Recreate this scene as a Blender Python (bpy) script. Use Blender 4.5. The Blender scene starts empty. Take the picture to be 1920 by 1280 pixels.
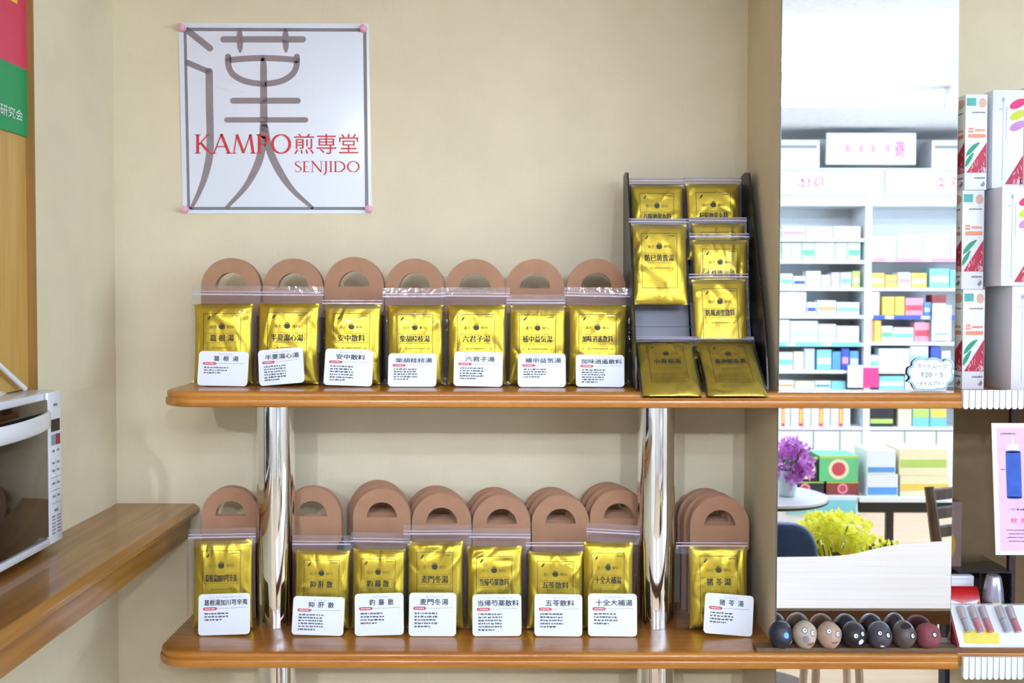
import bpy, bmesh, math, random
from mathutils import Vector, Matrix
R = math.radians
SC = bpy.context.scene
COL = SC.collection

# ------------------------------------------------------------------ camera
F_PX, CXP, CYP = 2100.0, 968.0, 615.8            # focal length and principal point for a 1920x1280 frame
PITCH, ROLL = math.atan(67.8 / 2100), 0.0022
CAM = Vector((0, -2.04, 1.40))
FWD = Vector((0, math.cos(PITCH), -math.sin(PITCH)))
_u = Vector((0, math.sin(PITCH), math.cos(PITCH)))
_r = Vector((1, 0, 0))
RGT = _r * math.cos(ROLL) + _u * math.sin(ROLL)
UPV = _u * math.cos(ROLL) - _r * math.sin(ROLL)
cam = bpy.data.cameras.new('camera')
cam.sensor_width = 36.0
cam.lens = F_PX / 1920 * 36
cam.shift_x = -(CXP - 960) / 1920
cam.shift_y = (CYP - 640) / 1920
cam.dof.use_dof = True
cam.dof.focus_distance = 2.14
cam.dof.aperture_fstop = 7.1
cam_o = bpy.data.objects.new('camera', cam)
COL.objects.link(cam_o)
M = Matrix((RGT, UPV, -FWD)).transposed().to_4x4()
M.translation = CAM
cam_o.matrix_world = M
SC.camera = cam_o

# ------------------------------------------------------------------ world, daylight, exposure
SC.view_settings.view_transform = 'Standard'
SC.view_settings.look = 'None'
SC.view_settings.gamma = 1.0
SC.view_settings.use_curve_mapping = False
SC.view_settings.exposure = 0.28
SC.cycles.max_bounces = 7
SC.cycles.diffuse_bounces = 3
SC.cycles.glossy_bounces = 5
SC.cycles.transparent_max_bounces = 12
SC.cycles.caustics_reflective = False
SC.cycles.caustics_refractive = False
SC.cycles.adaptive_threshold = 0.05
w = bpy.data.worlds.new('overcast_sky')
SC.world = w
w.use_nodes = True
w.node_tree.nodes['Background'].inputs['Color'].default_value = (0.66, 0.84, 1.0, 1)
w.node_tree.nodes['Background'].inputs['Strength'].default_value = 1.0
DAY_POWER = 110.0
LAMP_STRENGTH = 37.0
FILL_SPOT_POWER = 135.0
sl = bpy.data.lights.new('window_daylight', 'AREA')
sl.shape = 'RECTANGLE'; sl.size = 3.6; sl.size_y = 1.5
sl.energy = DAY_POWER; sl.color = (0.62, 0.81, 1.0)
so = bpy.data.objects.new('window_daylight', sl)
COL.objects.link(so)
so.location = (4.25, -2.9, 1.55)
so.rotation_euler = (0, R(90), 0)        # -Z of the lamp looks to -X, into the room
so.rotation_euler = Vector((-1, 0, 0)).to_track_quat('-Z', 'Y').to_euler()

def ray(px, py):
    return FWD + RGT * ((px - CXP) / F_PX) - UPV * ((py - CYP) / F_PX)
def P(px, py, Y):                        # the point seen at a photo pixel on the plane y = Y
    d = ray(px, py); t = (Y - CAM.y) / d.y
    return CAM + d * t
def PX(px, py, X):
    d = ray(px, py); t = (X - CAM.x) / d.x
    return CAM + d * t
def PM(px, py, d):                       # the real place of a thing seen in the mirror (y = 0) at path depth d
    v = P(px, py, d + CAM.y)
    return Vector((v.x, -v.y, v.z))

# ------------------------------------------------------------------ materials
def lin(c):
    return tuple((x / 255 / 12.92) if x / 255 <= 0.04045 else ((x / 255 + 0.055) / 1.055) ** 2.4 for x in c)
MATS = {}
def mat(name, col, rough=0.5, metal=0.0, var=0.06, scale=40.0, bump=0.0, bscale=None, spec=0.5, coat=0.0, stretch=None, trans=0.0, emit=0.0):
    if name in MATS: return MATS[name]
    m = bpy.data.materials.new(name); m.use_nodes = True
    nt = m.node_tree; N = nt.nodes; L = nt.links
    b = N['Principled BSDF']
    c = lin(col)
    b.inputs['Roughness'].default_value = rough
    b.inputs['Metallic'].default_value = metal
    b.inputs['Specular IOR Level'].default_value = spec
    b.inputs['Coat Weight'].default_value = coat
    b.inputs['Coat Roughness'].default_value = 0.12
    b.inputs['Transmission Weight'].default_value = trans
    tc = N.new('ShaderNodeTexCoord'); mp = N.new('ShaderNodeMapping')
    L.new(tc.outputs['Object'], mp.inputs['Vector'])
    if stretch: mp.inputs['Scale'].default_value = stretch
    nz = N.new('ShaderNodeTexNoise'); nz.inputs['Scale'].default_value = scale; nz.inputs['Detail'].default_value = 4
    L.new(mp.outputs['Vector'], nz.inputs['Vector'])
    rp = N.new('ShaderNodeValToRGB')
    rp.color_ramp.elements[0].color = (*[x * (1 - var) for x in c], 1)
    rp.color_ramp.elements[1].color = (*[min(1, x * (1 + var)) for x in c], 1)
    rp.color_ramp.elements[0].position = 0.3; rp.color_ramp.elements[1].position = 0.7
    L.new(nz.outputs['Fac'], rp.inputs['Fac'])
    L.new(rp.outputs['Color'], b.inputs['Base Color'])
    if emit:
        L.new(rp.outputs['Color'], b.inputs['Emission Color']); b.inputs['Emission Strength'].default_value = emit
    if bump:
        bn = N.new('ShaderNodeBump'); bn.inputs['Strength'].default_value = bump; bn.inputs['Distance'].default_value = 0.002
        n2 = N.new('ShaderNodeTexNoise'); n2.inputs['Scale'].default_value = bscale or scale * 3; n2.inputs['Detail'].default_value = 3
        L.new(mp.outputs['Vector'], n2.inputs['Vector']); L.new(n2.outputs['Fac'], bn.inputs['Height'])
        L.new(bn.outputs['Normal'], b.inputs['Normal'])
    MATS[name] = m
    return m

def wallpaper(name, col):
    m = mat(name, col, 0.85, 0, 0.035, 9, spec=0.25)
    nt = m.node_tree; N = nt.nodes; L = nt.links; b = N['Principled BSDF']
    tc = N.new('ShaderNodeTexCoord'); add = None
    for st in ((38, 38, 420), (420, 420, 38)):          # linen weave: threads both ways
        mp = N.new('ShaderNodeMapping'); mp.inputs['Scale'].default_value = st
        nz = N.new('ShaderNodeTexNoise'); nz.inputs['Scale'].default_value = 1.0; nz.inputs['Detail'].default_value = 2
        L.new(tc.outputs['Object'], mp.inputs['Vector']); L.new(mp.outputs['Vector'], nz.inputs['Vector'])
        if add is None: add = nz.outputs['Fac']
        else:
            ma = N.new('ShaderNodeMath'); ma.operation = 'ADD'
            L.new(add, ma.inputs[0]); L.new(nz.outputs['Fac'], ma.inputs[1]); add = ma.outputs[0]
    bn = N.new('ShaderNodeBump'); bn.inputs['Strength'].default_value = 0.45; bn.inputs['Distance'].default_value = 0.0009
    L.new(add, bn.inputs['Height']); L.new(bn.outputs['Normal'], b.inputs['Normal'])
    return m

def wood(name, c1, c2, rough=0.32, axis='x', coat=0.25, k=1.0):
    m = bpy.data.materials.new(name); m.use_nodes = True
    nt = m.node_tree; N = nt.nodes; L = nt.links; b = N['Principled BSDF']
    tc = N.new('ShaderNodeTexCoord'); mp = N.new('ShaderNodeMapping')
    s = {'x': (1.3, 22, 30), 'y': (22, 1.3, 30), 'z': (24, 24, 1.2)}[axis]
    mp.inputs['Scale'].default_value = tuple(v * k for v in s)
    L.new(tc.outputs['Object'], mp.inputs['Vector'])
    nz = N.new('ShaderNodeTexNoise'); nz.inputs['Scale'].default_value = 2.2; nz.inputs['Detail'].default_value = 7; nz.inputs['Distortion'].default_value = 0.6
    L.new(mp.outputs['Vector'], nz.inputs['Vector'])
    rp = N.new('ShaderNodeValToRGB')
    rp.color_ramp.elements[0].color = (*lin(c1), 1); rp.color_ramp.elements[0].position = 0.32
    rp.color_ramp.elements[1].color = (*lin(c2), 1); rp.color_ramp.elements[1].position = 0.68
    L.new(nz.outputs['Fac'], rp.inputs['Fac']); L.new(rp.outputs['Color'], b.inputs['Base Color'])
    b.inputs['Roughness'].default_value = rough; b.inputs['Coat Weight'].default_value = coat; b.inputs['Coat Roughness'].default_value = 0.12
    bn = N.new('ShaderNodeBump'); bn.inputs['Strength'].default_value = 0.08; bn.inputs['Distance'].default_value = 0.001
    L.new(nz.outputs['Fac'], bn.inputs['Height']); L.new(bn.outputs['Normal'], b.inputs['Normal'])
    MATS[name] = m
    return m

def film(name, haze=0.06, rough=0.12, ior=1.35, tint=(250, 248, 255), bump=0.25):
    m = bpy.data.materials.new(name); m.use_nodes = True
    nt = m.node_tree; N = nt.nodes; L = nt.links
    N.remove(N['Principled BSDF'])
    tr = N.new('ShaderNodeBsdfTransparent'); tr.inputs['Color'].default_value = (0.97, 0.97, 0.97, 1)
    df = N.new('ShaderNodeBsdfDiffuse'); df.inputs['Color'].default_value = (*lin(tint), 1)
    gl = N.new('ShaderNodeBsdfGlossy'); gl.inputs['Roughness'].default_value = rough
    fr = N.new('ShaderNodeFresnel'); fr.inputs['IOR'].default_value = ior
    nz = N.new('ShaderNodeTexNoise'); nz.inputs['Scale'].default_value = 60
    tc = N.new('ShaderNodeTexCoord'); L.new(tc.outputs['Object'], nz.inputs['Vector'])
    bn = N.new('ShaderNodeBump'); bn.inputs['Strength'].default_value = bump; bn.inputs['Distance'].default_value = 0.004
    L.new(nz.outputs['Fac'], bn.inputs['Height']); L.new(bn.outputs['Normal'], gl.inputs['Normal'])
    m1 = N.new('ShaderNodeMixShader'); m1.inputs[0].default_value = haze
    L.new(tr.outputs[0], m1.inputs[1]); L.new(df.outputs[0], m1.inputs[2])
    m2 = N.new('ShaderNodeMixShader'); L.new(fr.outputs[0], m2.inputs[0])
    L.new(m1.outputs[0], m2.inputs[1]); L.new(gl.outputs[0], m2.inputs[2])
    L.new(m2.outputs[0], N['Material Output'].inputs['Surface'])
    MATS[name] = m
    return m

wallpaper('wallpaper', (236, 221, 188))
wood('shelf_wood', (166, 98, 30), (198, 132, 52), 0.30, 'x')
wood('counter_wood', (142, 92, 36), (176, 122, 54), 0.30, 'y')
wood('panel_wood', (196, 150, 72), (214, 170, 92), 0.45, 'z', 0.1)
wood('trim_wood', (150, 108, 52), (166, 122, 62), 0.5, 'z', 0.1)
wood('plank_wood', (92, 66, 46), (122, 92, 66), 0.7, 'x', 0.0)
wood('table_wood', (236, 214, 196), (246, 228, 212), 0.4, 'x', 0.1)
wood('table_edge', (116, 74, 40), (140, 92, 52), 0.45, 'x', 0.1)
wood('floor_wood', (206, 170, 132), (222, 188, 150), 0.45, 'x', 0.1, 0.3)
wood('chair_wood', (72, 52, 42), (104, 78, 62), 0.5, 'z', 0.0)
mat('chrome', (238, 238, 240), 0.045, 1.0, 0.01, 5)
mat('mirror_silver', (250, 252, 253), 0.0, 1.0, 0.0, 1)
mat('mirror_edge', (120, 130, 128), 0.3, 0.4)
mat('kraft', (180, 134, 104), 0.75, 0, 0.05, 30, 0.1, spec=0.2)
mat('kraft_shade', (120, 82, 62), 0.85, 0, 0.05, 30, spec=0.1)  # darker kraft for sides and rear, shade put into the colour
mat('gold_foil', (198, 170, 44), 0.33, 0.68, 0.06, 25, 0.40, 38)
mat('print_dark', (58, 48, 16), 0.55, 0, 0.02)
mat('print_faint', (150, 122, 22), 0.5, 0.2, 0.02)
film('pouch_film', 0.010, 0.10, 1.20)
film('pouch_header', 0.06, 0.12, 1.30, (236, 226, 244))
film('pouch_film_stand', 0.015, 0.10, 1.22)
film('pocket_acrylic', 0.55, 0.08, 1.45, (196, 192, 206), 0.0)
film('acrylic', 0.05, 0.03, 1.45, (205, 205, 225), 0.0)
film('zip_film', 0.62, 0.2, 1.35, (238, 222, 240))
mat('card_white', (236, 238, 246), 0.35, 0, 0.015, 20)
mat('card_title', (62, 74, 92), 0.6)
mat('card_kana', (120, 132, 146), 0.6)
mat('card_red', (206, 62, 84), 0.5)
mat('card_text', (84, 88, 102), 0.6)
mat('paper_white', (236, 238, 246), 0.28, 0, 0.01, 10, coat=0.2)
mat('logo_grey', (150, 136, 138), 0.55)
mat('border_grey', (134, 130, 134), 0.5)
mat('logo_red', (214, 62, 62), 0.55)
mat('pin_pink', (240, 172, 196), 0.3, coat=0.3)
mat('pin_steel', (180, 180, 184), 0.25, 1.0)
mat('black_plastic', (30, 26, 28), 0.35, 0, 0.05, 30)
mat('dark_plastic', (62, 54, 56), 0.4, 0, 0.05, 30)
mat('white_plastic', (240, 240, 244), 0.35, 0, 0.01, 20)
mat('white_gloss', (238, 238, 244), 0.22, 0, 0.01, 20, coat=0.3)
mat('oven_glass', (26, 18, 16), 0.06, 0, 0.05, 10, spec=0.6)
mat('lcd', (34, 36, 26), 0.15)
mat('btn_grey', (150, 156, 168), 0.5)
mat('btn_red', (150, 40, 66), 0.45)
mat('ink_grey', (132, 134, 148), 0.6)
mat('ink_black', (36, 34, 38), 0.6)
mat('white_ink', (246, 248, 246), 0.5)
mat('poster_red', (222, 62, 92), 0.45, 0, 0.02)
mat('poster_green', (18, 156, 88), 0.45, 0, 0.02)
mat('poster_yellow', (250, 206, 44), 0.45)
mat('ceiling_white', (244, 246, 248), 0.8)
mat('wall_white', (236, 234, 228), 0.8)

# ------------------------------------------------------------------ mesh helpers
def tag(o, label, cat, group=None):
    o['label'] = label; o['category'] = cat
    if group: o['group'] = group
    return o
def link(name, me, parent=None):
    o = bpy.data.objects.new(name, me); COL.objects.link(o)
    if parent is not None: o.parent = parent
    return o
def thing(name, label, cat, loc=(0, 0, 0), rot=(0, 0, 0), group=None):
    o = link(name, None); o.empty_display_size = 0.02
    o.location = loc; o.rotation_euler = rot
    return tag(o, label, cat, group)
class MB:
    def __init__(s): s.v = []; s.f = []
    def add(s, vs, fs):
        n = len(s.v); s.v += [tuple(v) for v in vs]; s.f += [tuple(i + n for i in f) for f in fs]
        return s
    def box(s, x0, x1, y0, y1, z0, z1):
        return s.add([(x, y, z) for z in (z0, z1) for y in (y0, y1) for x in (x0, x1)],
                     [(0, 2, 3, 1), (4, 5, 7, 6), (0, 1, 5, 4), (2, 6, 7, 3), (0, 4, 6, 2), (1, 3, 7, 5)])
    def prism(s, pts, d):                # closed polygon (list of 3D points) extruded by vector d
        n = len(pts); d = Vector(d); a = [Vector(p) for p in pts]
        return s.add(a + [p + d for p in a], [tuple(range(n))[::-1], tuple(range(n, 2 * n))] + [(i, (i + 1) % n, n + (i + 1) % n, n + i) for i in range(n)])
    def tube(s, pts, r, n=8, cap=True):
        pts = [Vector(p) for p in pts]; rings = []
        rs = r if isinstance(r, (list, tuple)) else [r] * len(pts)
        up = Vector((0, 0, 1))
        for i, p in enumerate(pts):
            t = (pts[min(i + 1, len(pts) - 1)] - pts[max(i - 1, 0)]).normalized()
            a = t.cross(up)
            if a.length < 1e-3: a = t.cross(Vector((1, 0, 0)))
            a.normalize(); b = t.cross(a)
            rings.append([p + (a * math.cos(k * 2 * math.pi / n) + b * math.sin(k * 2 * math.pi / n)) * rs[i] for k in range(n)])
        vs = [v for rg in rings for v in rg]; fs = []
        for i in range(len(pts) - 1):
            for k in range(n):
                fs.append((i * n + k, i * n + (k + 1) % n, (i + 1) * n + (k + 1) % n, (i + 1) * n + k))
        if cap: fs += [tuple(range(n))[::-1], tuple(range((len(pts) - 1) * n, len(pts) * n))]
        return s.add(vs, fs)
    def lathe(s, prof, n=32, c=(0, 0, 0), sx=1.0, sy=1.0):        # profile (r, z) turned about z
        vs = []; fs = []
        for r, z in prof:
            for k in range(n):
                a = 2 * math.pi * k / n; vs.append((c[0] + r * sx * math.cos(a), c[1] + r * sy * math.sin(a), c[2] + z))
        for i in range(len(prof) - 1):
            for k in range(n): fs.append((i * n + k, i * n + (k + 1) % n, (i + 1) * n + (k + 1) % n, (i + 1) * n + k))
        fs += [tuple(range(n))[::-1], tuple(range((len(prof) - 1) * n, len(prof) * n))]
        return s.add(vs, fs)
    def ball(s, c, r, n=12, m=8, sx=1, sy=1, sz=1):
        prof = [(max(1e-5, r * math.sin(math.pi * i / m)), -r * math.cos(math.pi * i / m) * sz) for i in range(m + 1)]
        return s.lathe(prof, n, c, sx, sy)
    def build(s, name, m, parent=None, smooth=False, bevel=0, angle=40, clean=True):
        me = bpy.data.meshes.new(name)
        me.from_pydata([tuple(v) for v in s.v], [], s.f)
        if clean or bevel:
            bm = bmesh.new(); bm.from_mesh(me)
            if clean: bmesh.ops.recalc_face_normals(bm, faces=bm.faces)
            if bevel:
                es = [e for e in bm.edges if len(e.link_faces) == 2 and e.calc_face_angle(0) > 0.6]
                bmesh.ops.bevel(bm, geom=es, offset=bevel, segments=2, affect='EDGES', profile=0.5)
            bm.to_mesh(me); bm.free()
        me.materials.append(MATS[m] if isinstance(m, str) else m)
        if smooth:
            me.polygons.foreach_set('use_smooth', [True] * len(me.polygons))
            if angle < 180: me.set_sharp_from_angle(angle=R(angle))
        me.update()
        return link(name, me, parent)
def struct(o): o['kind'] = 'structure'; return o

# flat print: shapes in a 2D sheet (u right, v up, metres), laid on a surface by a map function
_TX = {}
def text2d(s, bold=0.0):
    k = (s, bold)
    if k not in _TX:
        c = bpy.data.curves.new('t', 'FONT'); c.body = s; c.size = 1; c.resolution_u = 2
        o = bpy.data.objects.new('t', c); COL.objects.link(o)
        me = bpy.data.meshes.new_from_object(o.evaluated_get(bpy.context.evaluated_depsgraph_get()))
        vs = [(v.co.x, v.co.y) for v in me.vertices]; fs = [tuple(p.vertices) for p in me.polygons]
        bpy.data.objects.remove(o); bpy.data.curves.remove(c); bpy.data.meshes.remove(me)
        xs = [v[0] for v in vs]; ys = [v[1] for v in vs]
        x0, x1, y0, y1 = min(xs), max(xs), min(ys), max(ys)
        _TX[k] = ([((x - x0) / (x1 - x0), (y - y0) / (y1 - y0)) for x, y in vs], fs, (x1 - x0) / (y1 - y0))
    return _TX[k]
class Sheet:
    def __init__(s): s.v = []; s.f = []
    def poly(s, pts):
        n = len(s.v); s.v += list(pts); s.f.append(tuple(range(n, n + len(pts)))); return s
    def rect(s, u0, v0, u1, v1): return s.poly([(u0, v0), (u1, v0), (u1, v1), (u0, v1)])
    def frame(s, u0, v0, u1, v1, t):
        s.rect(u0, v0, u1, v0 + t); s.rect(u0, v1 - t, u1, v1); s.rect(u0, v0 + t, u0 + t, v1 - t); s.rect(u1 - t, v0 + t, u1, v1 - t); return s
    def disc(s, u, v, ru, rv=None, n=16, rot=0):
        rv = rv or ru; c, q = math.cos(rot), math.sin(rot)
        return s.poly([(u + ru * math.cos(a) * c - rv * math.sin(a) * q, v + ru * math.cos(a) * q + rv * math.sin(a) * c) for a in [2 * math.pi * k / n for k in range(n)]])
    def ribbon(s, pts, ws, cap=True):
        if not isinstance(ws, (list, tuple)): ws = [ws] * len(pts)
        n = len(pts); base = len(s.v)
        for i, (x, y) in enumerate(pts):
            a = pts[max(0, i - 1)]; b = pts[min(n - 1, i + 1)]
            dx, dy = b[0] - a[0], b[1] - a[1]; l = math.hypot(dx, dy) or 1
            s.v += [(x - dy / l * ws[i] / 2, y + dx / l * ws[i] / 2), (x + dy / l * ws[i] / 2, y - dx / l * ws[i] / 2)]
        for i in range(n - 1): s.f.append((base + 2 * i, base + 2 * i + 1, base + 2 * i + 3, base + 2 * i + 2))
        if cap:
            for i, j in ((0, 1), (n - 1, n - 2)):
                a0 = math.atan2(pts[i][1] - pts[j][1], pts[i][0] - pts[j][0])
                s.poly([(pts[i][0] + ws[i] / 2 * math.cos(a0 + t), pts[i][1] + ws[i] / 2 * math.sin(a0 + t)) for t in [(-90 + 22.5 * k) * math.pi / 180 for k in range(9)]])
        return s
    def text(s, str_, u, v, h=None, w=None, align='l', bold=0.0):       # box of the string: left/centre u, bottom v, height h, width w
        vs, fs, ar = text2d(str_)
        if w is None: w = h * ar
        if h is None: h = w / ar
        if align == 'c': u -= w / 2
        if align == 'r': u -= w
        k = h * bold * 0.7
        for dx, dy in (((0, 0),) if not bold else ((-k, 0), (k, 0), (0, k), (0, -k))):
            n = len(s.v); s.v += [(u + dx + x * w, v + dy + y * h) for x, y in vs]; s.f += [tuple(i + n for i in f) for f in fs]
        return s
    def scribble(s, u0, u1, v, h, seed):       # a line of print too small to read
        rn = random.Random(seed); u = u0
        while u < u1 - h * 0.4:
            w = h * rn.uniform(0.5, 1.6)
            s.rect(u, v + h * rn.uniform(0, 0.2), min(u1, u + w), v + h * rn.uniform(0.75, 1.0)); u += w + h * rn.uniform(0.15, 0.5)
        return s
    def build(s, name, m, fn, parent=None):
        mb = MB(); mb.v = [tuple(fn(u, v)) for u, v in s.v]; mb.f = s.f
        return mb.build(name, m, parent, clean=False)
def smooth_path(pts, n=6):
    out = []
    for i in range(len(pts) - 1):
        p0 = pts[max(0, i - 1)]; p1 = pts[i]; p2 = pts[i + 1]; p3 = pts[min(len(pts) - 1, i + 2)]
        for k in range(n):
            t = k / n
            out.append(tuple(0.5 * ((2 * b) + (c - a) * t + (2 * a - 5 * b + 4 * c - d) * t * t + (3 * b - a - 3 * c + d) * t ** 3) for a, b, c, d in zip(p0, p1, p2, p3)))
    return out + [tuple(pts[-1])]
def ordw(n): return ['first', 'second', 'third', 'fourth', 'fifth', 'sixth', 'seventh', 'eighth', 'ninth', 'tenth'][n]

# ------------------------------------------------------------------ the room
YW = 0.29                     # back wall
XL = -0.834                   # face of the short left wall
CEIL = 2.54
PL, PR = P(1457.5, 740, 0).x, P(1787, 740, 0).x     # the mirrored pillar
struct(MB().box(-1.4, 4.3, -6.5, 1.0, -0.05, 0).build('floor', 'floor_wood'))
struct(MB().box(-1.4, 4.3, -6.5, 1.0, CEIL, CEIL + 0.05).build('ceiling', 'ceiling_white'))
struct(MB().box(-0.90, 4.1, YW, YW + 0.1, 0, CEIL).build('wall_back', 'wallpaper'))
YP = CAM.y - XL * F_PX / (CXP - 69)             # near end of the short left wall
ZC = P(218, 943, YW).z
mbw = MB(); mbw.box(-0.90, XL, YP, YW, 0, CEIL).box(-0.90, XL - 0.0005, -1.4, YP, 0, ZC - 0.074)
struct(mbw.build('wall_left', 'wallpaper'))
struct(MB().box(-0.90, XL + 0.0003, YP - 0.004, YP - 0.0002, ZC + 0.001, CEIL).build('trim_1', 'trim_wood'))
struct(MB().box(-1.30, -1.19, -6.4, 0.95, 0, CEIL).build('wall_side', 'wall_white'))
struct(MB().box(-1.19, -0.90, 0.85, 0.95, 0, CEIL).build('wall_passage', 'wall_white'))
struct(MB().box(-1.3, 4.1, -6.45, -6.35, 0, CEIL).build('wall_front', 'wall_white'))
wr = MB()
wr.box(4.0, 4.1, -6.35, -4.7, 0, CEIL).box(4.0, 4.1, -1.1, YW, 0, CEIL).box(4.0, 4.1, -4.7, -1.1, 0, 0.8).box(4.0, 4.1, -4.7, -1.1, 2.3, CEIL)
struct(wr.build('wall_right', 'wall_white'))
wn = link('window_1', None); struct(wn)
fr = MB(); fr.box(4.02, 4.07, -4.7, -1.1, 0.8, 0.85).box(4.02, 4.07, -4.7, -1.1, 2.25, 2.3)
fr.build('window_frame', 'white_plastic', wn)
for k in range(4): MB().box(4.02, 4.07, -4.7 + 1.18 * k, -4.64 + 1.18 * k, 0.85, 2.25).build('mullion', 'white_plastic', wn)
struct(MB().box(PL, PR, 0.001, YW, 0, CEIL).build('wall_pillar', 'wallpaper'))

struct(MB().box(-0.899, PL - 0.001, 0.0, YW - 0.0005, 2.06, CEIL).build('shade_header', 'wallpaper'))  # unseen header over the alcove, added for the soft shade at the wall top
struct(MB().box(PR + 0.001, 4.0, 0.0, YW - 0.0005, 2.06, CEIL).build('shade_header_right', 'wallpaper'))  # the same added header, right of the pillar

# ceiling lamps: twin bare daylight tubes, the room's own light
mat('lamp_glow', (212, 228, 255), 0.5, emit=LAMP_STRENGTH)
def ceiling_lamp(x, y, lab):
    t = thing('tube_lamp', lab, 'lamp', (x, y, CEIL), group='twin tube ceiling lamps')
    MB().box(-0.62, 0.62, -0.05, 0.05, -0.045, 0).build('housing', 'white_plastic', t, True, 0.004)
    for s in (-1, 1):
        MB().tube([(-0.585, s * 0.055, -0.085), (0.585, s * 0.055, -0.085)], 0.016, 14).build('tube', 'lamp_glow', t, True)
        for q in (-1, 1): MB().box(q * 0.6 - 0.012, q * 0.6 + 0.012, s * 0.055 - 0.02, s * 0.055 + 0.02, -0.105, -0.044).build('socket', 'white_plastic', t)
for i, y in enumerate((-3.2, -4.2)):
    for j, x in enumerate((-0.2, 1.4, 3.0)):
        ceiling_lamp(x, y, 'twin tube ceiling lamp, %s row, %s' % (('near', 'far')[i], ('at the left', 'in the middle', 'at the right')[j]))

# unseen ceiling track, added: two fill spotlights that brighten the shelves
t = thing('fill_track', 'unseen black ceiling track with two added fill spotlights aimed at the shelves', 'added fill light', (0.1, -4.6, CEIL))
MB().box(-1.15, 1.0, -0.018, 0.018, -0.02, 0).build('rail', 'black_plastic', t)
for x in (-1.05, 0.75):
    head = Vector((x, 0, -0.12)); aim = (Vector((0.05 + x * 0.2, 0.2, 0.62)) - Vector((0.1 + x, -4.6, CEIL - 0.12))).normalized()
    MB().tube([(x, 0, -0.021), (x, 0, -0.09)], 0.008, 8).build('stem', 'black_plastic', t)
    MB().tube([head - aim * 0.07, head + aim * 0.05], [0.034, 0.045], 20).build('fill_head', 'black_plastic', t, True, 0, 50)
    L_ = bpy.data.lights.new('fill_beam', 'SPOT'); L_.energy = FILL_SPOT_POWER; L_.spot_size = R(36); L_.spot_blend = 1.0; L_.shadow_soft_size = 0.045; L_.color = (0.78, 0.88, 1.0)
    lo = bpy.data.objects.new('fill_beam', L_); COL.objects.link(lo); lo.parent = t
    lo.location = head + aim * 0.055; lo.rotation_euler = aim.to_track_quat('-Z', 'Y').to_euler()

# ------------------------------------------------------------------ shelves
SF = -0.045
ZU = P(900, 734, SF + 0.008).z            # top of the upper shelf
ZL = P(900, 1222, SF + 0.008).z           # top of the lower shelf
def board(name, label, xl, xr, zt, r=0.065):
    def outline(i):
        pts = [(xl + i, YW - 0.001), (xl + i, SF + r)]
        for k in range(1, 12):
            a = math.pi + k * math.pi / 2 / 12
            pts.append((xl + r + (r - i) * math.cos(a), SF + r + (r - i) * math.sin(a)))
        pts += [(xl + r, SF + i), (xr, SF + i), (xr, -0.0065), (PL - 0.001, -0.0065), (PL - 0.001, YW - 0.001)]
        return pts
    T = 0.0285
    prof = [(0.004, 0), (0.001, 0.0015), (0, 0.004), (0, 0.0125), (0.001, 0.0145), (0.0035, 0.0155), (0.0035, 0.0165), (0.0025, 0.018), (0.0022, 0.022), (0.0035, 0.0255), (0.006, 0.0278), (0.009, T)]
    mb = MB(); n = None
    for i, z in prof:
        o = outline(i); n = len(o); mb.v += [(x, y, zt - T + z) for x, y in o]
    for l in range(len(prof) - 1):
        for k in range(n): mb.f.append((l * n + k, l * n + (k + 1) % n, (l + 1) * n + (k + 1) % n, (l + 1) * n + k))
    mb.f += [tuple(range(n))[::-1], tuple(range((len(prof) - 1) * n, len(prof) * n))]
    return tag(mb.build(name, 'shelf_wood', None, True, 0, 30), label, 'shelf')
XR = P(1804, 750, SF).x
board('wooden_shelf', 'upper honey-coloured wooden shelf with rounded left corner and moulded edge', P(309, 740, SF + 0.05).x, XR, ZU)
board('wooden_shelf', 'lower honey-coloured wooden shelf carried by two chrome poles', P(299, 1230, SF + 0.05).x, XR, ZL)
for px, side in ((517.5, 'left'), (1230.5, 'right')):
    c = P(px, 900, 0.135); rad = 35.0 / F_PX * (2.04 + 0.135)
    t = thing('chrome_pole', '%s of the two shiny chrome poles holding up the wooden shelves' % side, 'pole', (c.x, 0.135, 0))
    MB().lathe([(rad, ZL + 0.0005), (rad, ZU - 0.029)], 64).build('upper_tube', 'chrome', t, True)
    MB().lathe([(rad, 0.012), (rad, ZL - 0.029)], 64).build('lower_tube', 'chrome', t, True)
    MB().lathe([(rad + 0.022, 0), (rad + 0.022, 0.006), (rad + 0.001, 0.012), (rad + 0.001, 0.02)], 48).build('floor_flange', 'chrome', t, True)

# the mirror on the pillar
t = thing('mirror', 'tall frameless mirror on the pillar reflecting the bright shop', 'mirror', ((PL + PR) / 2, 0, 0.1))
hw = (PR - PL) / 2
MB().box(-hw, hw, -0.005, 0.0, 0, CEIL - 0.1).build('backing', 'mirror_edge', t)
MB().box(-hw + 0.0012, hw - 0.0012, -0.006, -0.0051, 0.001, CEIL - 0.101).build('mirror_glass', 'mirror_silver', t)

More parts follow.
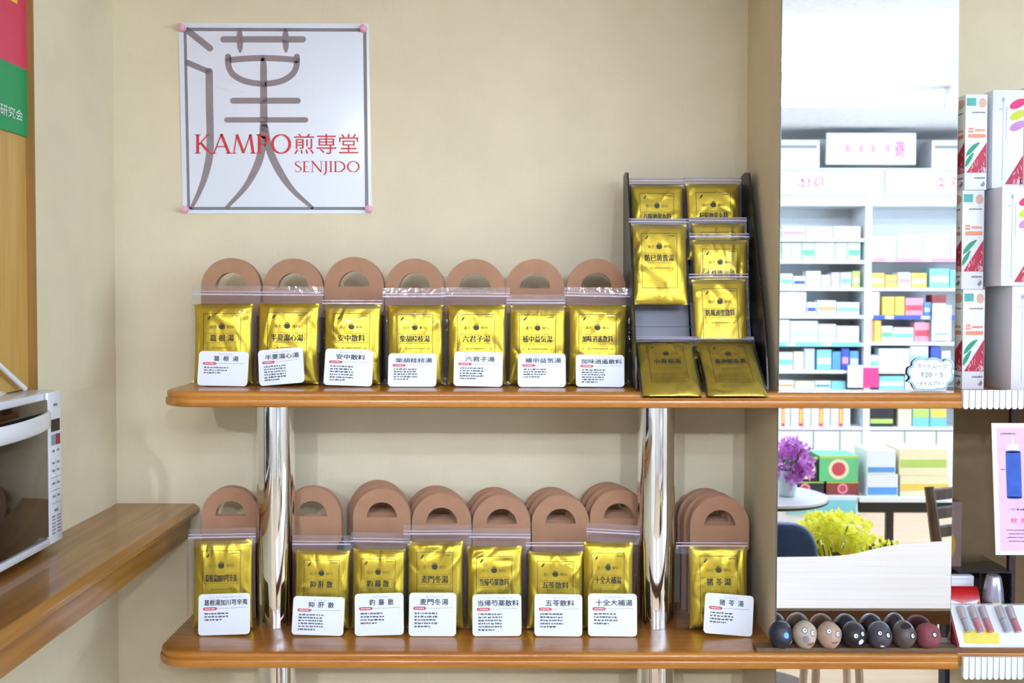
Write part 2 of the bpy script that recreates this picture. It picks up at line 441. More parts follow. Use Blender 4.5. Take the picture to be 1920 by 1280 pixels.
# ------------------------------------------------------------------ the square sign on the wall
def sign_map(y):
    return lambda u, v: P(300 + u * 0.3125, 20 + v * 0.3125, y)     # sheet measured on the wall plane
YS = YW - 0.0015
t = thing('wall_sign', 'square white sign with a grey brush-drawn character and red KAMPO lettering', 'sign', P(515, 222, YW))
def in_root(fn, root):
    inv = Matrix.Translation(-Vector(root.location))
    return lambda u, v: inv @ Vector(fn(u, v))
sm = in_root(sign_map(YS), t)
MB().prism([sm(110, 72), sm(1252, 78), sm(1271, 1217), sm(137, 1217)], (0, 0.0012, 0)).build('sheet', 'paper_white', t)
sheet_o = bpy.context.scene.collection.objects[-1]
s1 = in_root(sign_map(YS - 0.0003), t); s2 = in_root(sign_map(YS - 0.0006), t)
s = Sheet()
s.ribbon([(150, 112), (1228, 116)], 20, False).ribbon([(1228, 106), (1241, 1194)], 20, False).ribbon([(1241, 1186), (168, 1186)], 18, False).ribbon([(172, 1186), (150, 108)], 17, False)
s.build('border', 'border_grey', s1, sheet_o)
s = Sheet()
s.ribbon([(165, 118), (300, 226)], 38)
s.ribbon([(165, 312), (292, 366)], 34).ribbon(smooth_path([(295, 366), (297, 560), (301, 740), (297, 870), (268, 1000), (232, 1095), (190, 1180)]), [44] * 20 + [44 - 1.5 * k for k in range(17)])
s.ribbon([(381, 172), (857, 172)], 38)
for x in (478, 753): s.ribbon([(x, 118), (x, 150), (x + 1, 185), (x + 2, 225), (x + 3, 246)], [26, 36, 38, 32, 14])
s.ribbon(smooth_path([(408, 297), (510, 288), (620, 284), (730, 288), (822, 297)]), 36)
s.ribbon(smooth_path([(408, 276), (412, 335), (442, 385), (515, 424), (620, 438), (722, 424), (790, 385), (818, 335), (821, 276)]), 36)
s.ribbon([(620, 290), (621, 330), (622, 500), (623, 745)], [30, 40, 42, 46])
s.ribbon(smooth_path([(622, 700), (612, 820), (582, 930), (510, 1060), (400, 1180)]), [46] * 12 + [46 - 2.2 * k for k in range(13)])
s.ribbon(smooth_path([(628, 700), (655, 830), (718, 965), (800, 1080), (912, 1180)]), [44] * 12 + [44 - 2 * k for k in range(13)])
s.ribbon([(438, 540), (826, 540)], 36).ribbon([(401, 655), (874, 655)], 32)
s.build('brush_character', 'logo_grey', s1, sheet_o)
# serif capitals, each glyph as strokes in a unit-high box
def GL(ch):
    th, tn = 0.15, 0.065
    def serif(x, y, w=0.28): return ([(x - w / 2, y), (x + w / 2, y)], 0.045)
    def stem(x): return [([(x, 0), (x, 1)], th), serif(x, 0.022), serif(x, 0.978)]
    def arc(cx, cy, rx, ry, a0, a1, w, n=18): return ([(cx + rx * math.cos(math.radians(a0 + (a1 - a0) * k / n)), cy + ry * math.sin(math.radians(a0 + (a1 - a0) * k / n))) for k in range(n + 1)], w)
    def oval(cx, rx, n=32): return ([(cx + rx * math.cos(2 * math.pi * k / n), 0.5 + 0.48 * math.sin(2 * math.pi * k / n)) for k in range(n + 1)], [0.06 + 0.09 * abs(math.cos(2 * math.pi * k / n)) for k in range(n + 1)])
    return {
     'K': (0.85, stem(0.17) + [([(0.22, 0.46), (0.66, 0.98)], tn), ([(0.32, 0.55), (0.62, 0.18), (0.86, -0.06)], [0.13, 0.14, 0.05]), serif(0.68, 0.978, 0.24)]),
     'A': (0.95, [([(0.10, 0.0), (0.47, 1.02)], tn), ([(0.46, 1.02), (0.84, 0.0)], th), ([(0.22, 0.36), (0.70, 0.36)], 0.055), serif(0.10, 0.022, 0.22), serif(0.83, 0.022, 0.30)]),
     'M': (1.18, [([(0.12, 0), (0.26, 1)], tn), ([(0.26, 1.0), (0.60, 0.03)], th), ([(0.60, 0.03), (0.92, 1.0)], tn), ([(0.92, 1), (1.06, 0)], th), serif(0.12, 0.022, 0.24), serif(1.05, 0.022, 0.28)]),
     'P': (0.70, stem(0.17) + [arc(0.30, 0.73, 0.30, 0.25, 90, -90, [0.06 + 0.085 * math.sin(math.pi * k / 18) for k in range(19)]), ([(0.17, 0.98), (0.30, 0.98)], 0.055), ([(0.17, 0.48), (0.30, 0.48)], 0.055)]),
     'O': (1.06, [oval(0.53, 0.42)]), 'D': (0.98, stem(0.17) + [arc(0.36, 0.5, 0.5, 0.475, 90, -90, [0.06 + 0.09 * math.sin(math.pi * k / 18) for k in range(19)]), ([(0.17, 0.975), (0.36, 0.975)], 0.055), ([(0.17, 0.025), (0.36, 0.025)], 0.055)]),
     'S': (0.62, [(smooth_path([(0.50, 0.82), (0.42, 0.95), (0.28, 0.975), (0.14, 0.86), (0.16, 0.68), (0.34, 0.54), (0.50, 0.40), (0.53, 0.20), (0.40, 0.04), (0.22, 0.03), (0.09, 0.18)], 4), [0.05] * 5 + [0.06] * 8 + [0.13] * 16 + [0.06] * 12)]),
     'E': (0.62, stem(0.17) + [([(0.17, 0.975), (0.50, 0.975)], 0.055), ([(0.17, 0.51), (0.44, 0.51)], 0.05), ([(0.17, 0.025), (0.53, 0.025)], 0.055), ([(0.49, 0.98), (0.49, 0.86)], 0.04), ([(0.53, 0.02), (0.55, 0.16)], 0.04)]),
     'N': (0.98, [([(0.16, 0), (0.16, 1)], tn), ([(0.14, 1.0), (0.82, 0.0)], th), ([(0.82, 0), (0.82, 1)], tn), serif(0.16, 0.022, 0.24), serif(0.10, 0.978, 0.2), serif(0.82, 0.978, 0.24)]),
     'J': (0.38, [(smooth_path([(0.20, 1.0), (0.20, 0.4), (0.19, 0.0), (0.10, -0.20), (-0.02, -0.26)], 4), [0.15] * 10 + [0.10] * 4 + [0.05] * 3), serif(0.20, 0.978)]),
     'I': (0.36, stem(0.18))}[ch]
def serif_text(sh, word, u0, u1, v_base, v_top):
    tot = sum(GL(c)[0] for c in word); k = (u1 - u0) / tot; hh = v_base - v_top; u = u0
    for c in word:
        wd, st = GL(c)
        for pts, wds in st:
            wds2 = [x * hh for x in wds] if isinstance(wds, list) else wds * hh
            if isinstance(wds2, list): wds2 = (wds2 + [wds2[-1]] * len(pts))[:len(pts)]
            sh.ribbon([(u + x * k, v_base - y * hh) for x, y in pts], wds2, False)
        u += wd * k
s = Sheet(); serif_text(s, 'KAMPO', 205, 792, 857, 742); serif_text(s, 'SENJIDO', 803, 1202, 968, 903)
n0 = len(s.v); s.text('煎専堂', 805, 0, h=122, w=385); s.v[n0:] = [(u, 860 - v) for u, v in s.v[n0:]]
s.build('red_lettering', 'logo_red', s2, sheet_o)
for (u, v), lab in (((137, 106), 'top left'), ((1222, 110), 'top right'), ((155, 1192), 'bottom left'), ((1254, 1190), 'bottom right')):
    p = sign_map(YS)(u, v)
    q = thing('push_pin', 'pink push pin in the %s corner of the square sign' % lab, 'push pin', p, (R(90), 0, 0), 'pink push pins')
    MB().lathe([(0.0075, 0), (0.0075, 0.0025), (0.0045, 0.004), (0.0040, 0.009), (0.0068, 0.011), (0.0070, 0.0135), (0.0055, 0.0145)], 20).build('head', 'pin_pink', q, True, 0, 50)
    MB().tube([(0, 0, 0), (0, 0, -0.006)], 0.0006, 6).build('needle', 'pin_steel', q)

# ------------------------------------------------------------------ carrier bags of brown card
BAG_W, BAG_Z = 0.115, 0.188
def bag_panel(w, zc, rh, th, y, name, root, m='kraft', body=True):
    Rr = w / 2; n = 28; ins = 0.009; zs1, zs2 = zc - 0.046, zc - 0.056
    outer = [(Rr * math.cos(math.pi * k / n), zc + Rr * math.sin(math.pi * k / n)) for k in range(n + 1)]
    inner = [(rh * math.cos(math.pi * k / n), zc + rh * math.sin(math.pi * k / n)) for k in range(n + 1)]
    low = [(-Rr, zs1), (-Rr + ins, zs2), (-Rr + ins, 0), (Rr - ins, 0), (Rr - ins, zs2), (Rr, zs1)]  # body narrowed below the handle so the gaps between bags go dark
    if not body: low = [(-Rr, zs1), (Rr, zs1)]
    mb = MB(); N = n + 1; K = len(low); T = 2 * N + K
    for yy in (y - th / 2, y + th / 2): mb.v += [(x, yy, z) for x, z in outer + inner + low]
    for b, flip in ((0, False), (T, True)):
        fs = [(b + k, b + k + 1, b + N + k + 1, b + N + k) for k in range(n)]
        fs += [tuple([b + n] + [b + 2 * N + k for k in range(K)] + [b, b + N, b + 2 * N - 1])]
        mb.f += [f[::-1] if flip else f for f in fs]
    for k in range(n): mb.f += [(k, T + k, T + k + 1, k + 1), (N + k, N + k + 1, T + N + k + 1, T + N + k)]
    edge = [n] + [2 * N + k for k in range(K)] + [0]
    for p, q in zip(edge, edge[1:]): mb.f.append((p, T + p, T + q, q))
    mb.f.append((N, T + N, T + 2 * N - 1, 2 * N - 1))
    return mb.build(name, m, root)
def carrier_bag(label, x, y, z, depth, rz=0.0, group=None, w=BAG_W, zc=BAG_Z, lean=0.0, hd=0.020):
    t = thing('carrier_bag', label, 'bag', (x, y, z), (-lean, 0, rz), group)
    th = 0.0012; xi = w / 2 - 0.0095; zt = zc - 0.058
    bag_panel(w, zc, w * 0.26, th, 0, 'front_panel', t)
    bag_panel(w, zc, w * 0.26, th, hd, 'handle_panel', t, body=False)
    for sgn in (-1, 1):
        MB().prism([(sgn * xi, th, 0.001), (sgn * xi, depth - th, 0.001), (sgn * xi, depth - th, zt), (sgn * xi, th, zt)], (-sgn * 0.001, 0, 0)).build('side_gusset', 'kraft_shade', t)
    MB().box(-xi, xi, depth - th, depth, 0.001, zt).build('rear_panel', 'kraft_shade', t)
    MB().box(-xi + 0.0015, xi - 0.0015, 0.001, depth - 0.0015, 0.0005, 0.0015).build('base_flap', 'kraft_shade', t)
    return t

# ------------------------------------------------------------------ gold foil sachets, clear zip pouches, cards
SW, SH = 0.109, 0.157
def sachet_surface(seed, th, w, h):
    rn = random.Random(seed)
    cr = [(rn.uniform(-1, 1), rn.uniform(0, 1), rn.uniform(0, math.pi), rn.uniform(0.06, 0.2), rn.uniform(-1, 1)) for _ in range(30)]
    tx, tz = rn.uniform(-0.25, 0.25), rn.uniform(-0.2, 0.2)
    def f(u, v):                          # u -1..1, v 0..1 from the bottom; forward bulge in metres
        eu = max(0.0, 1 - abs(u) ** 5); ev = max(0.0, 1 - abs(2 * v - 1) ** 6)
        b = th * (eu ** 0.8) * (ev ** 0.8) * (1 + tx * u + tz * (v - 0.5))
        edge = min(1.0, 0.11 + max(abs(u) ** 3 * 1.2, abs(2 * v - 1) ** 4 * 1.3))
        wr = 0
        for a, c, ang, sg, am in cr:
            du, dv = (u - a) * 0.7, (v - c)
            p = du * math.cos(ang) + dv * math.sin(ang); q = -du * math.sin(ang) + dv * math.cos(ang)
            wr += am * math.exp(-(p / (sg * 0.35)) ** 2 - (q / (sg * 2.2)) ** 2)
        seal = 0.0006 * math.sin(v * 260) if (v > 0.945 or v < 0.05) else 0.0
        return b + wr * 0.0055 * edge * max(0.12, eu) * max(0.15, ev) + seal
    return f
def gold_sachet(label, name, loc, rot, seed, w=SW, h=SH, th=0.010, group=None, full=False):
    t = thing('gold_sachet', label, 'sachet', loc, rot, group)
    f = sachet_surface(seed, th, w, h)
    NU, NV = 40, 56; mb = MB()
    for side in (0, 1):
        for j in range(NV + 1):
            for i in range(NU + 1):
                u = -1 + 2 * i / NU; v = j / NV
                pinch = 1 - 0.035 * (1 - abs(2 * v - 1) ** 3)
                y = -f(u, v) if side == 0 else f(-u, v) * 0.25 + 0.0006
                mb.v.append((u * w / 2 * pinch, y, v * h))
    o = (NU + 1) * (NV + 1)
    for j in range(NV):
        for i in range(NU):
            a = j * (NU + 1) + i; b = a + 1; c = b + NU + 1; d = a + NU + 1
            mb.f += [(a, b, c, d), (o + a, o + d, o + c, o + b)]
    ring = [i for i in range(NU + 1)] + [j * (NU + 1) + NU for j in range(1, NV + 1)] + [NV * (NU + 1) + i for i in range(NU - 1, -1, -1)] + [j * (NU + 1) for j in range(NV - 1, 0, -1)]
    for k in range(len(ring)):
        a, b = ring[k], ring[(k + 1) % len(ring)]; mb.f.append((a, o + a, o + b, b))
    foil = mb.build('foil', 'gold_foil', t, True, 0, 75)
    def fn(u, v, off=0.0013):             # u 0..1 from the left, v 0..1 from the top
        uu = 2 * u - 1; vv = 1 - v; pinch = 1 - 0.035 * (1 - abs(2 * vv - 1) ** 3)
        return (uu * w / 2 * pinch, -f(uu, vv) - off, vv * h)
    ar = w / h
    s = Sheet(); d = Sheet()
    a, b, c, e = 0.165, 0.12, 0.825, 0.80; tt = 0.007
    for k in range(8):                    # frame in short runs so that it follows the foil
        x0, x1 = a + (c - a) * k / 8, a + (c - a) * (k + 1) / 8
        s.rect(x0, b, x1, b + tt * ar); s.rect(x0, e, x1, e + tt * ar)
        y0, y1 = b + (e - b) * k / 8, b + (e - b) * (k + 1) / 8
        s.rect(a, y0, a + tt, y1); s.rect(c - tt, y0, c, y1)
    nb0, nb1 = 0.372, 0.488
    for k in range(6):
        x0, x1 = 0.195 + 0.60 * k / 6, 0.195 + 0.60 * (k + 1) / 6
        d.rect(x0, nb0, x1, nb0 + 0.004); d.rect(x0, nb1, x1, nb1 + 0.004)
    d.rect(0.195, nb0, 0.201, nb1); d.rect(0.789, nb0, 0.795, nb1)
    # teapot emblem
    s.disc(0.495, 0.292, 0.052, 0.031, 14).poly([(0.452, 0.285), (0.425, 0.268), (0.45, 0.305)])
    s.ribbon([(0.455, 0.272), (0.47, 0.252), (0.495, 0.245), (0.52, 0.252), (0.54, 0.272)], 0.008, False)
    # small leaf and root drawing, tiny line of print
    s.disc(0.265, 0.178, 0.034, 0.012, 10, -0.7); d.disc(0.285, 0.158, 0.018, 0.010, 8, 0.4)
    s.scribble(0.66, 0.79, 0.148, 0.010, seed)
    def ltext(sh, st, u0, u1, v0, v1, bold=0.0):
        vs, fs, _ = text2d(st)
        for k in ((0,) if not bold else (-bold, bold)):
            n = len(sh.v)
            sh.v += [(u0 + k * 0.25 + x * (u1 - u0), v1 - y * (v1 - v0)) for x, y in vs]; sh.f += [tuple(i + n for i in q) for q in fs]
    ltext(d, '漢方', 0.27, 0.405, 0.272, 0.312); ltext(d, '専科', 0.575, 0.71, 0.272, 0.312)
    if name:
        n = len(name); wd = min(0.54, 0.115 * n + (0.15 if n < 4 else 0.03))
        if n == 3:
            for k, ch in enumerate(name): ltext(s, ch, 0.285 + 0.155 * k, 0.285 + 0.155 * k + 0.11, 0.388, 0.474, 0.018)
        else: ltext(s, name, 0.495 - wd / 2, 0.495 + wd / 2, 0.388, 0.474, 0.018)
    d.disc(0.34, 0.557, 0.017, 0.011, 8).scribble(0.38, 0.68, 0.549, 0.014, seed + 1); d.rect(0.22, 0.552, 0.25, 0.562).rect(0.73, 0.552, 0.76, 0.562)
    if full:
        for k, v in enumerate((0.665, 0.70, 0.735, 0.765)): d.scribble(0.21, 0.78, v, 0.016, seed + 5 + k)
        d.rect(0.19, 0.65, 0.80, 0.653); d.rect(0.19, 0.755, 0.80, 0.758)
    s.build('dark_print', 'print_dark', fn, foil); d.build('faint_print', 'print_faint', fn, foil)
    return t

def zip_pouch(label, loc, rot, seed, w=0.125, h=0.195, th=0.014, group=None, zip_v=0.90, m='pouch_film', notch=True):
    t = thing('zip_pouch', label, 'pouch', loc, rot, group)
    rn = random.Random(seed + 99); f0 = sachet_surface(seed + 31, th, w, h)
    NU, NV = 22, 44; mb = MB(); hd = MB()
    def fz(u, v):
        b = max(0.0, 1 - abs(u) ** 4) * max(0.0, min(1, (zip_v - v) * 7)) * min(1, v * 12)
        return th * b ** 0.7 + (f0(u, v) - th) * 0.25 * b
    for side in (-1, 1):
        for j in range(NV + 1):
            for i in range(NU + 1):
                u = -1 + 2 * i / NU; v = j / NV
                y = -fz(u, v) - 0.0006 if side < 0 else 0.0042 + 0.25 * fz(-u, v)
                if v >= zip_v: y = -0.0005 if side < 0 else 0.0012
                mb.v.append((u * w / 2 * (1 - 0.03 * (v < zip_v) * (1 - abs(2 * v - 0.9))), y, v * h))
    o = (NU + 1) * (NV + 1)
    for j in range(NV):
        for i in range(NU):
            a = j * (NU + 1) + i; b = a + 1; c = b + NU + 1; d = a + NU + 1
            (mb if j / NV < zip_v - 0.09 else hd).f.extend([(a, b, c, d), (o + a, o + d, o + c, o + b)])
    hd.v = mb.v
    for q, nm, mm in ((mb, 'clear_film', m), (hd, 'header_film', 'pouch_header')):
        if not q.f: continue
        used = sorted({i for f in q.f for i in f}); ix = {k: n for n, k in enumerate(used)}
        r_ = MB(); r_.v = [q.v[k] for k in used]; r_.f = [tuple(ix[i] for i in f) for f in q.f]
        r_.build(nm, mm, t, True, 0, 180, clean=False)
    zz = zip_v * h
    MB().box(-w / 2, w / 2, -0.0018, 0.0018, zz + 0.002, zz + 0.0045).build('zip_ridge', 'zip_film', t)
    MB().box(-w / 2, w / 2, -0.0016, 0.0016, zz + 0.008, zz + 0.0096).build('zip_ridge', 'zip_film', t)
    return t

def info_card(label, name, kana, loc, rot, seed, w=0.092, h=0.068, rows=4, group=None, red=True):
    t = thing('info_card', label, 'card', loc, rot, group)
    r = 0.007; pts = []
    for cx, cz, a0 in ((w / 2 - r, r, -90), (w / 2 - r, h - r, 0), (-w / 2 + r, h - r, 90), (-w / 2 + r, r, 180)):
        for k in range(6):
            a = math.radians(a0 + 18 * k); pts.append((cx + r * math.cos(a), 0, cz + r * math.sin(a)))
    cb = MB().prism(pts, (0, 0.0014, 0)).build('card_body', 'card_white', t)
    fn = lambda u, v: (u * w - w / 2, -0.0004, v * h)
    n = len(name); wd = min(0.84, 0.15 * n + (0.10 if n < 4 else 0.0))
    s = Sheet()
    if n == 3:
        for k, ch in enumerate(name): s.text(ch, 0.30 + 0.19 * k, 0.715, h=0.145, w=0.115, bold=0.025)
    else: s.text(name, 0.53 - wd / 2, 0.715, h=0.145, w=wd, bold=0.025)
    s.build('title_print', 'card_title', fn, cb)
    s = Sheet(); s.text(kana, 0.53 - min(0.32, 0.022 * len(kana)), 0.89, h=0.045, w=min(0.64, 0.044 * len(kana)))
    s.ribbon([(0.33, 0.64), (0.92, 0.655)], 0.008, False)
    s.build('reading_print', 'card_kana', fn, cb)
    s = Sheet(); s.ribbon([(0.125, 0.64), (0.325, 0.64)], 0.075); s.build('red_tag', 'card_red', fn, cb)
    s = Sheet(); s.scribble(0.13, 0.32, 0.628, 0.024, seed); s.build('tag_print', 'white_ink', lambda u, v: (u * w - w / 2, -0.0007, v * h), cb)
    s = Sheet()
    for k in range(rows): s.scribble(0.12, 0.60 if k < rows - 1 else 0.45, 0.50 - 0.075 * k, 0.045, seed + k)
    s.build('body_print', 'card_text', fn, cb)
    return t

UP = [  # name, reading, bag x0 x1 arch-top, pouch x0 x1 top (or None), sachet x0 x1 top, card x0 x1 y0 y1 tilt rows
 ('葛根湯', 'かっこんとう', 377, 489, 484, (358, 483, 535), 366, 476, 570, 369, 463, 661, 727, 1.0, 3),
 ('半夏瀉心湯', 'はんげしゃしんとう', 493, 606, 485, (477, 607, 536), 483, 598, 568, 486, 571, 659, 726, -5.0, 6),
 ('安中散料', 'あんちゅうさんりょう', 608, 720, 482, None, 608, 714, 570, 606, 697, 658, 727, 2.0, 6),
 ('柴胡桂枝湯', 'さいこけいしとう', 722, 833, 485, (718, 836, 539), 727, 833, 572, 727, 818, 664, 728, 0.0, 5),
 ('六君子湯', 'りっくんしとう', 834, 947, 486, (826, 955, 538), 840, 950, 572, 850, 942, 662, 728, 1.0, 5),
 ('補中益気湯', 'ほちゅうえっきとう', 948, 1058, 486, (950, 1060, 551), 954, 1061, 573, 971, 1061, 664, 728, 0.0, 4),
 ('加味逍遙散料', 'かみしょうようさんりょう', 1063, 1173, 485, (1055, 1188, 538), 1065, 1175, 572, 1080, 1171, 667, 728, 0.5, 6)]
LOW = [
 ('葛根湯加川芎辛夷', 'かっこんとうかせんきゅうしんい', 378, 487, 913, (356, 483, 990), 364, 475, 1011, 371, 468, 1119, 1192, -2.0, 3),
 ('抑肝散', 'よくかんさん', 530, 640, 913, (548, 658, 1003), 553, 656, 1031, 546, 643, 1124, 1195, 1.5, 6),
 ('釣藤散', 'ちょうとうさん', 662, 770, 916, (655, 767, 998), 660, 761, 1028, 665, 757, 1118, 1194, -1.5, 4),
 ('麦門冬湯', 'ばくもんどうとう', 772, 884, 925, (757, 886, 984), 764, 870, 1014, 766, 855, 1116, 1188, 0.0, 5),
 ('当帰芍薬散料', 'とうきしゃくやくさんりょう', 886, 995, 928, (878, 994, 990), 876, 981, 1023, 886, 978, 1119, 1190, -0.5, 6),
 ('五苓散料', 'ごれいさんりょう', 997, 1105, 928, None, 988, 1093, 1033, 1002, 1092, 1119, 1190, 0.5, 5),
 ('十全大補湯', 'じゅうぜんたいほとう', 1106, 1196, 918, (1090, 1190, 982), 1092, 1187, 1016, 1103, 1195, 1118, 1188, 0.5, 4),
 ('猪苓湯', 'ちょれいとう', 1294, 1405, 930, None, 1292, 1402, 1022, 1319, 1411, 1122, 1192, 4.5, 4)]
def row(spec, zs, shelf, lowrow):
    N = len(spec)
    for i, (nm, kana, b0, b1, bt, pz, s0, s1, st, c0, c1, cy0, cy1, tilt, rows) in enumerate(spec):
        sd = 11 + i * 7 + (100 if lowrow else 0)
        who = '%s from the left on the %s shelf' % (ordw(i), shelf)
        # bag
        yb = 0.175 if lowrow else 0.165
        a, b = P(b0, bt + 54, yb), P(b1, bt + 54, yb)
        if lowrow and i == 6: b = P(1214, bt + 54, yb)
        wb = b.x - a.x; top = P((b0 + b1) / 2, bt, yb).z - zs
        two = lowrow and i >= 2
        carrier_bag('brown carrier bag, frontmost of three behind the %s gold sachet, %s shelf' % (ordw(i), shelf) if two else
                    'brown carrier bag with round handle behind the %s gold sachet, %s shelf' % (ordw(i), shelf),
                    (a.x + b.x) / 2, yb, zs + 0.0005, 0.022 if two else (0.10 if not lowrow else 0.09), 0, 'brown carrier bags', wb, top - wb / 2)
        if two:
            dx = -0.0115
            for q in range(2):
                carrier_bag('brown carrier bag, %s of three behind the %s gold sachet, %s shelf' % (('middle', 'rearmost')[q], ordw(i), shelf),
                            (a.x + b.x) / 2 + dx * (0.7 + 0.75 * q), yb + 0.030 + 0.030 * q, zs + 0.0005, 0.022, 0, 'brown carrier bags', wb, top - wb / 2 + (0.004 if i == 2 else 0.002))
        # sachet
        ys = 0.098
        lean = R(5)
        a, b = P(s0, st, ys + 0.012), P(s1, st, ys + 0.012)
        h = (a.z - zs - 0.003) / math.cos(lean)
        gold_sachet('gold foil sachet printed %s, %s' % (nm, who), nm, ((a.x + b.x) / 2, ys, zs + 0.003), (-lean, R((-0.6, 0.5, 0.2, -0.3)[i % 4]), 0), sd, b.x - a.x, h, 0.010, 'gold sachets')
        # pouch
        if pz:
            a, b = P(pz[0], pz[2], ys + 0.012), P(pz[1], pz[2], ys + 0.012); hp = (a.z - zs - 0.002) / math.cos(lean)
            zv = 1 - 0.020 / hp
            zip_pouch('clear zip pouch around the gold sachet %s' % who, ((a.x + b.x) / 2, ys - 0.002, zs + 0.0015), (-lean, R((0.4, 0.0, 0.9, -0.3)[i % 4] + (2.2 if (lowrow and i == 6) else 0) - (1.6 if (lowrow and i == 0) else 0)), 0), sd, b.x - a.x, hp, 0.0145, 'clear zip pouches', zv)
        elif i == 7 or i == 5:
            k = i == 7
            zip_pouch('crumpled clear zip pouch around the gold sachet %s' % who, (P(1336 if k else 1040, 1100, ys).x, ys - 0.002, zs + 0.0015), (-lean, 0, 0), sd, 0.138 if k else 0.112, h + (0.0 if k else 0.012), 0.017, 'clear zip pouches', 0.985)
        else:
            zip_pouch('clear pouch folded flat around the gold sachet %s' % who, ((a.x + b.x) / 2, ys - 0.002, zs + 0.0015), (-lean, 0, 0), sd, 0.115, h + 0.002, 0.0145, 'clear zip pouches', 0.985)
        # card
        yc = 0.052; lc = R(11)
        a, b = P(c0, cy0, yc), P(c1, cy0, yc); zb = P(c0, cy1, yc).z
        info_card('white rounded card titled %s standing before the %s sachet of the %s shelf' % (nm, ordw(i), shelf), nm, kana,
                  ((a.x + b.x) / 2, yc, zs + 0.0012 + (0.092 / 2 * abs(math.sin(R(tilt))))), (-lc, R(tilt), 0), sd, b.x - a.x, (a.z - zs) / math.cos(lc), rows, 'white information cards')
row(UP, ZU, 'upper', False)
row(LOW, ZL, 'lower', True)

# ------------------------------------------------------------------ tiered display stand of gold sachets
STX0, STX1 = 0.2185, 0.462
t = thing('display_stand', 'black tiered counter stand with clear pockets full of gold sachets', 'display stand', ((STX0 + STX1) / 2, 0.10, ZU))
cx = (STX0 + STX1) / 2; hw = (STX1 - STX0) / 2
prof = [(-0.098, 0.0015), (0.135, 0.0015), (0.165, 0.415), (0.125, 0.42), (0.084, 0.415), (0.006, 0.25), (-0.05, 0.145), (-0.085, 0.06)]
for sgn in (-1, 1):
    MB().prism([(sgn * hw - (0.003 if sgn > 0 else 0), y, z) for y, z in prof], (0.003, 0, 0)).build('side_panel', 'black_plastic', t)
MB().prism([(-hw + 0.003, 0.128, 0.002), (-hw + 0.003, 0.157, 0.40), (-hw + 0.003, 0.161, 0.40), (-hw + 0.003, 0.132, 0.002)], (2 * hw - 0.006, 0, 0)).build('back_panel', 'dark_plastic', t)
tiers = [(0.233, 0.085, 0.115, 0.315), (0.112, 0.045, 0.10, 0.16)]
for z, y0, y1, _ in tiers:
    MB().box(-hw + 0.003, hw - 0.003, y0, y1 + 0.03, z - 0.003, z).build('tier_floor', 'dark_plastic', t)
MB().box(-hw + 0.003, hw - 0.003, 0.10, 0.103, 0.02, 0.108).build('tier_riser', 'dark_plastic', t)
MB().box(-hw + 0.003, hw - 0.003, 0.082, 0.0845, 0.120, 0.2295).build('tier_riser', 'dark_plastic', t)
for (y0, z0, y1, z1) in ((0.0355, 0.082, 0.0655, 0.158), (0.085, 0.285, 0.093, 0.325)):
    for x0, x1 in ((-hw + 0.004, -0.003), (0.001, hw - 0.005)):
        MB().prism([(x0, y0, z0), (x0, y1, z1), (x0, y1 - 0.002, z1), (x0, y0 - 0.002, z0)], (x1 - x0, 0, 0)).build('clear_pocket', 'pocket_acrylic', t)
def stand_sachet(name, q, ytop, ybot, zt, zb, x0, x1, seed, lab, full=False, pouch=True, hdr=0.012, plab=''):
    plab = 'clear pouch holding the sachet ' + {301: 'at the top left of the stand', 302: 'at the top right of the stand', 303: 'at the middle left of the stand', 304: 'that hardly shows in the stand', 305: 'with white glare in the stand', 306: 'at the middle right of the stand', 307: 'at the front left of the stand', 308: 'at the front right of the stand'}[seed]
    d = math.hypot(ytop - ybot, zt - zb); lean = math.atan2(ytop - ybot, zt - zb)
    gold_sachet(lab, name, ((x0 + x1) / 2, ybot, zb), (-lean, R(q), 0), seed, x1 - x0, d, 0.007, 'gold sachets', full)
    if pouch:
        zip_pouch(plab, ((x0 + x1) / 2, ybot, zb - 0.0005), (-lean, R(q), 0), seed, (x1 - x0) + 0.009, d + hdr, 0.0115, 'clear zip pouches', 1 - hdr * 0.62 / (d + hdr), 'pouch_film_stand')
def xs(px0, px1, py, Y): return P(px0, py, Y).x, P(px1, py, Y).x
G = lambda y, Y: P(1290, y, Y).z
stand_sachet('八味地黄丸料', 0, 0.222, 0.192, G(347, 0.222), G(347, 0.222) - 0.153, *xs(1182, 1282, 380, 0.21), 301, 'gold sachet printed 八味地黄丸料 in the top left pocket of the stand')
stand_sachet('杞菊地黄丸料', 0, 0.222, 0.192, G(345, 0.222), G(345, 0.222) - 0.153, *xs(1287, 1388, 380, 0.21), 302, 'gold sachet half hidden in the top right pocket of the stand')
stand_sachet('防已黄耆湯', 0.3, 0.135, 0.102, G(421, 0.135), G(571, 0.102), *xs(1184, 1288, 490, 0.118), 303, 'gold sachet printed 防已黄耆湯 in the middle left pocket of the stand', hdr=0.006)
stand_sachet(None, 0, 0.165, 0.140, G(419, 0.165), G(419, 0.165) - 0.15, *xs(1297, 1397, 425, 0.16), 304, 'gold sachet in the stand of which only the top edge shows, right column', hdr=0.008)
stand_sachet('十味敗毒湯', 0, 0.138, 0.118, G(450, 0.138), G(450, 0.138) - 0.152, *xs(1298, 1402, 480, 0.13), 305, 'gold sachet catching a white glare in the right column of the stand', hdr=0.010)
stand_sachet('防風通聖散料', -0.5, 0.112, 0.080, G(524, 0.112), G(524, 0.112) - 0.150, *xs(1299, 1402, 570, 0.10), 306, 'gold sachet printed 防風通聖散料 in the middle right pocket of the stand', hdr=0.006)
stand_sachet('小青竜湯', 0, 0.073, -0.056, G(641, 0.073), G(742, -0.056), *xs(1198, 1306, 690, 0.01), 307, 'gold sachet printed 小青竜湯 sloping over the shelf edge, front left of the stand', True, hdr=0.016)
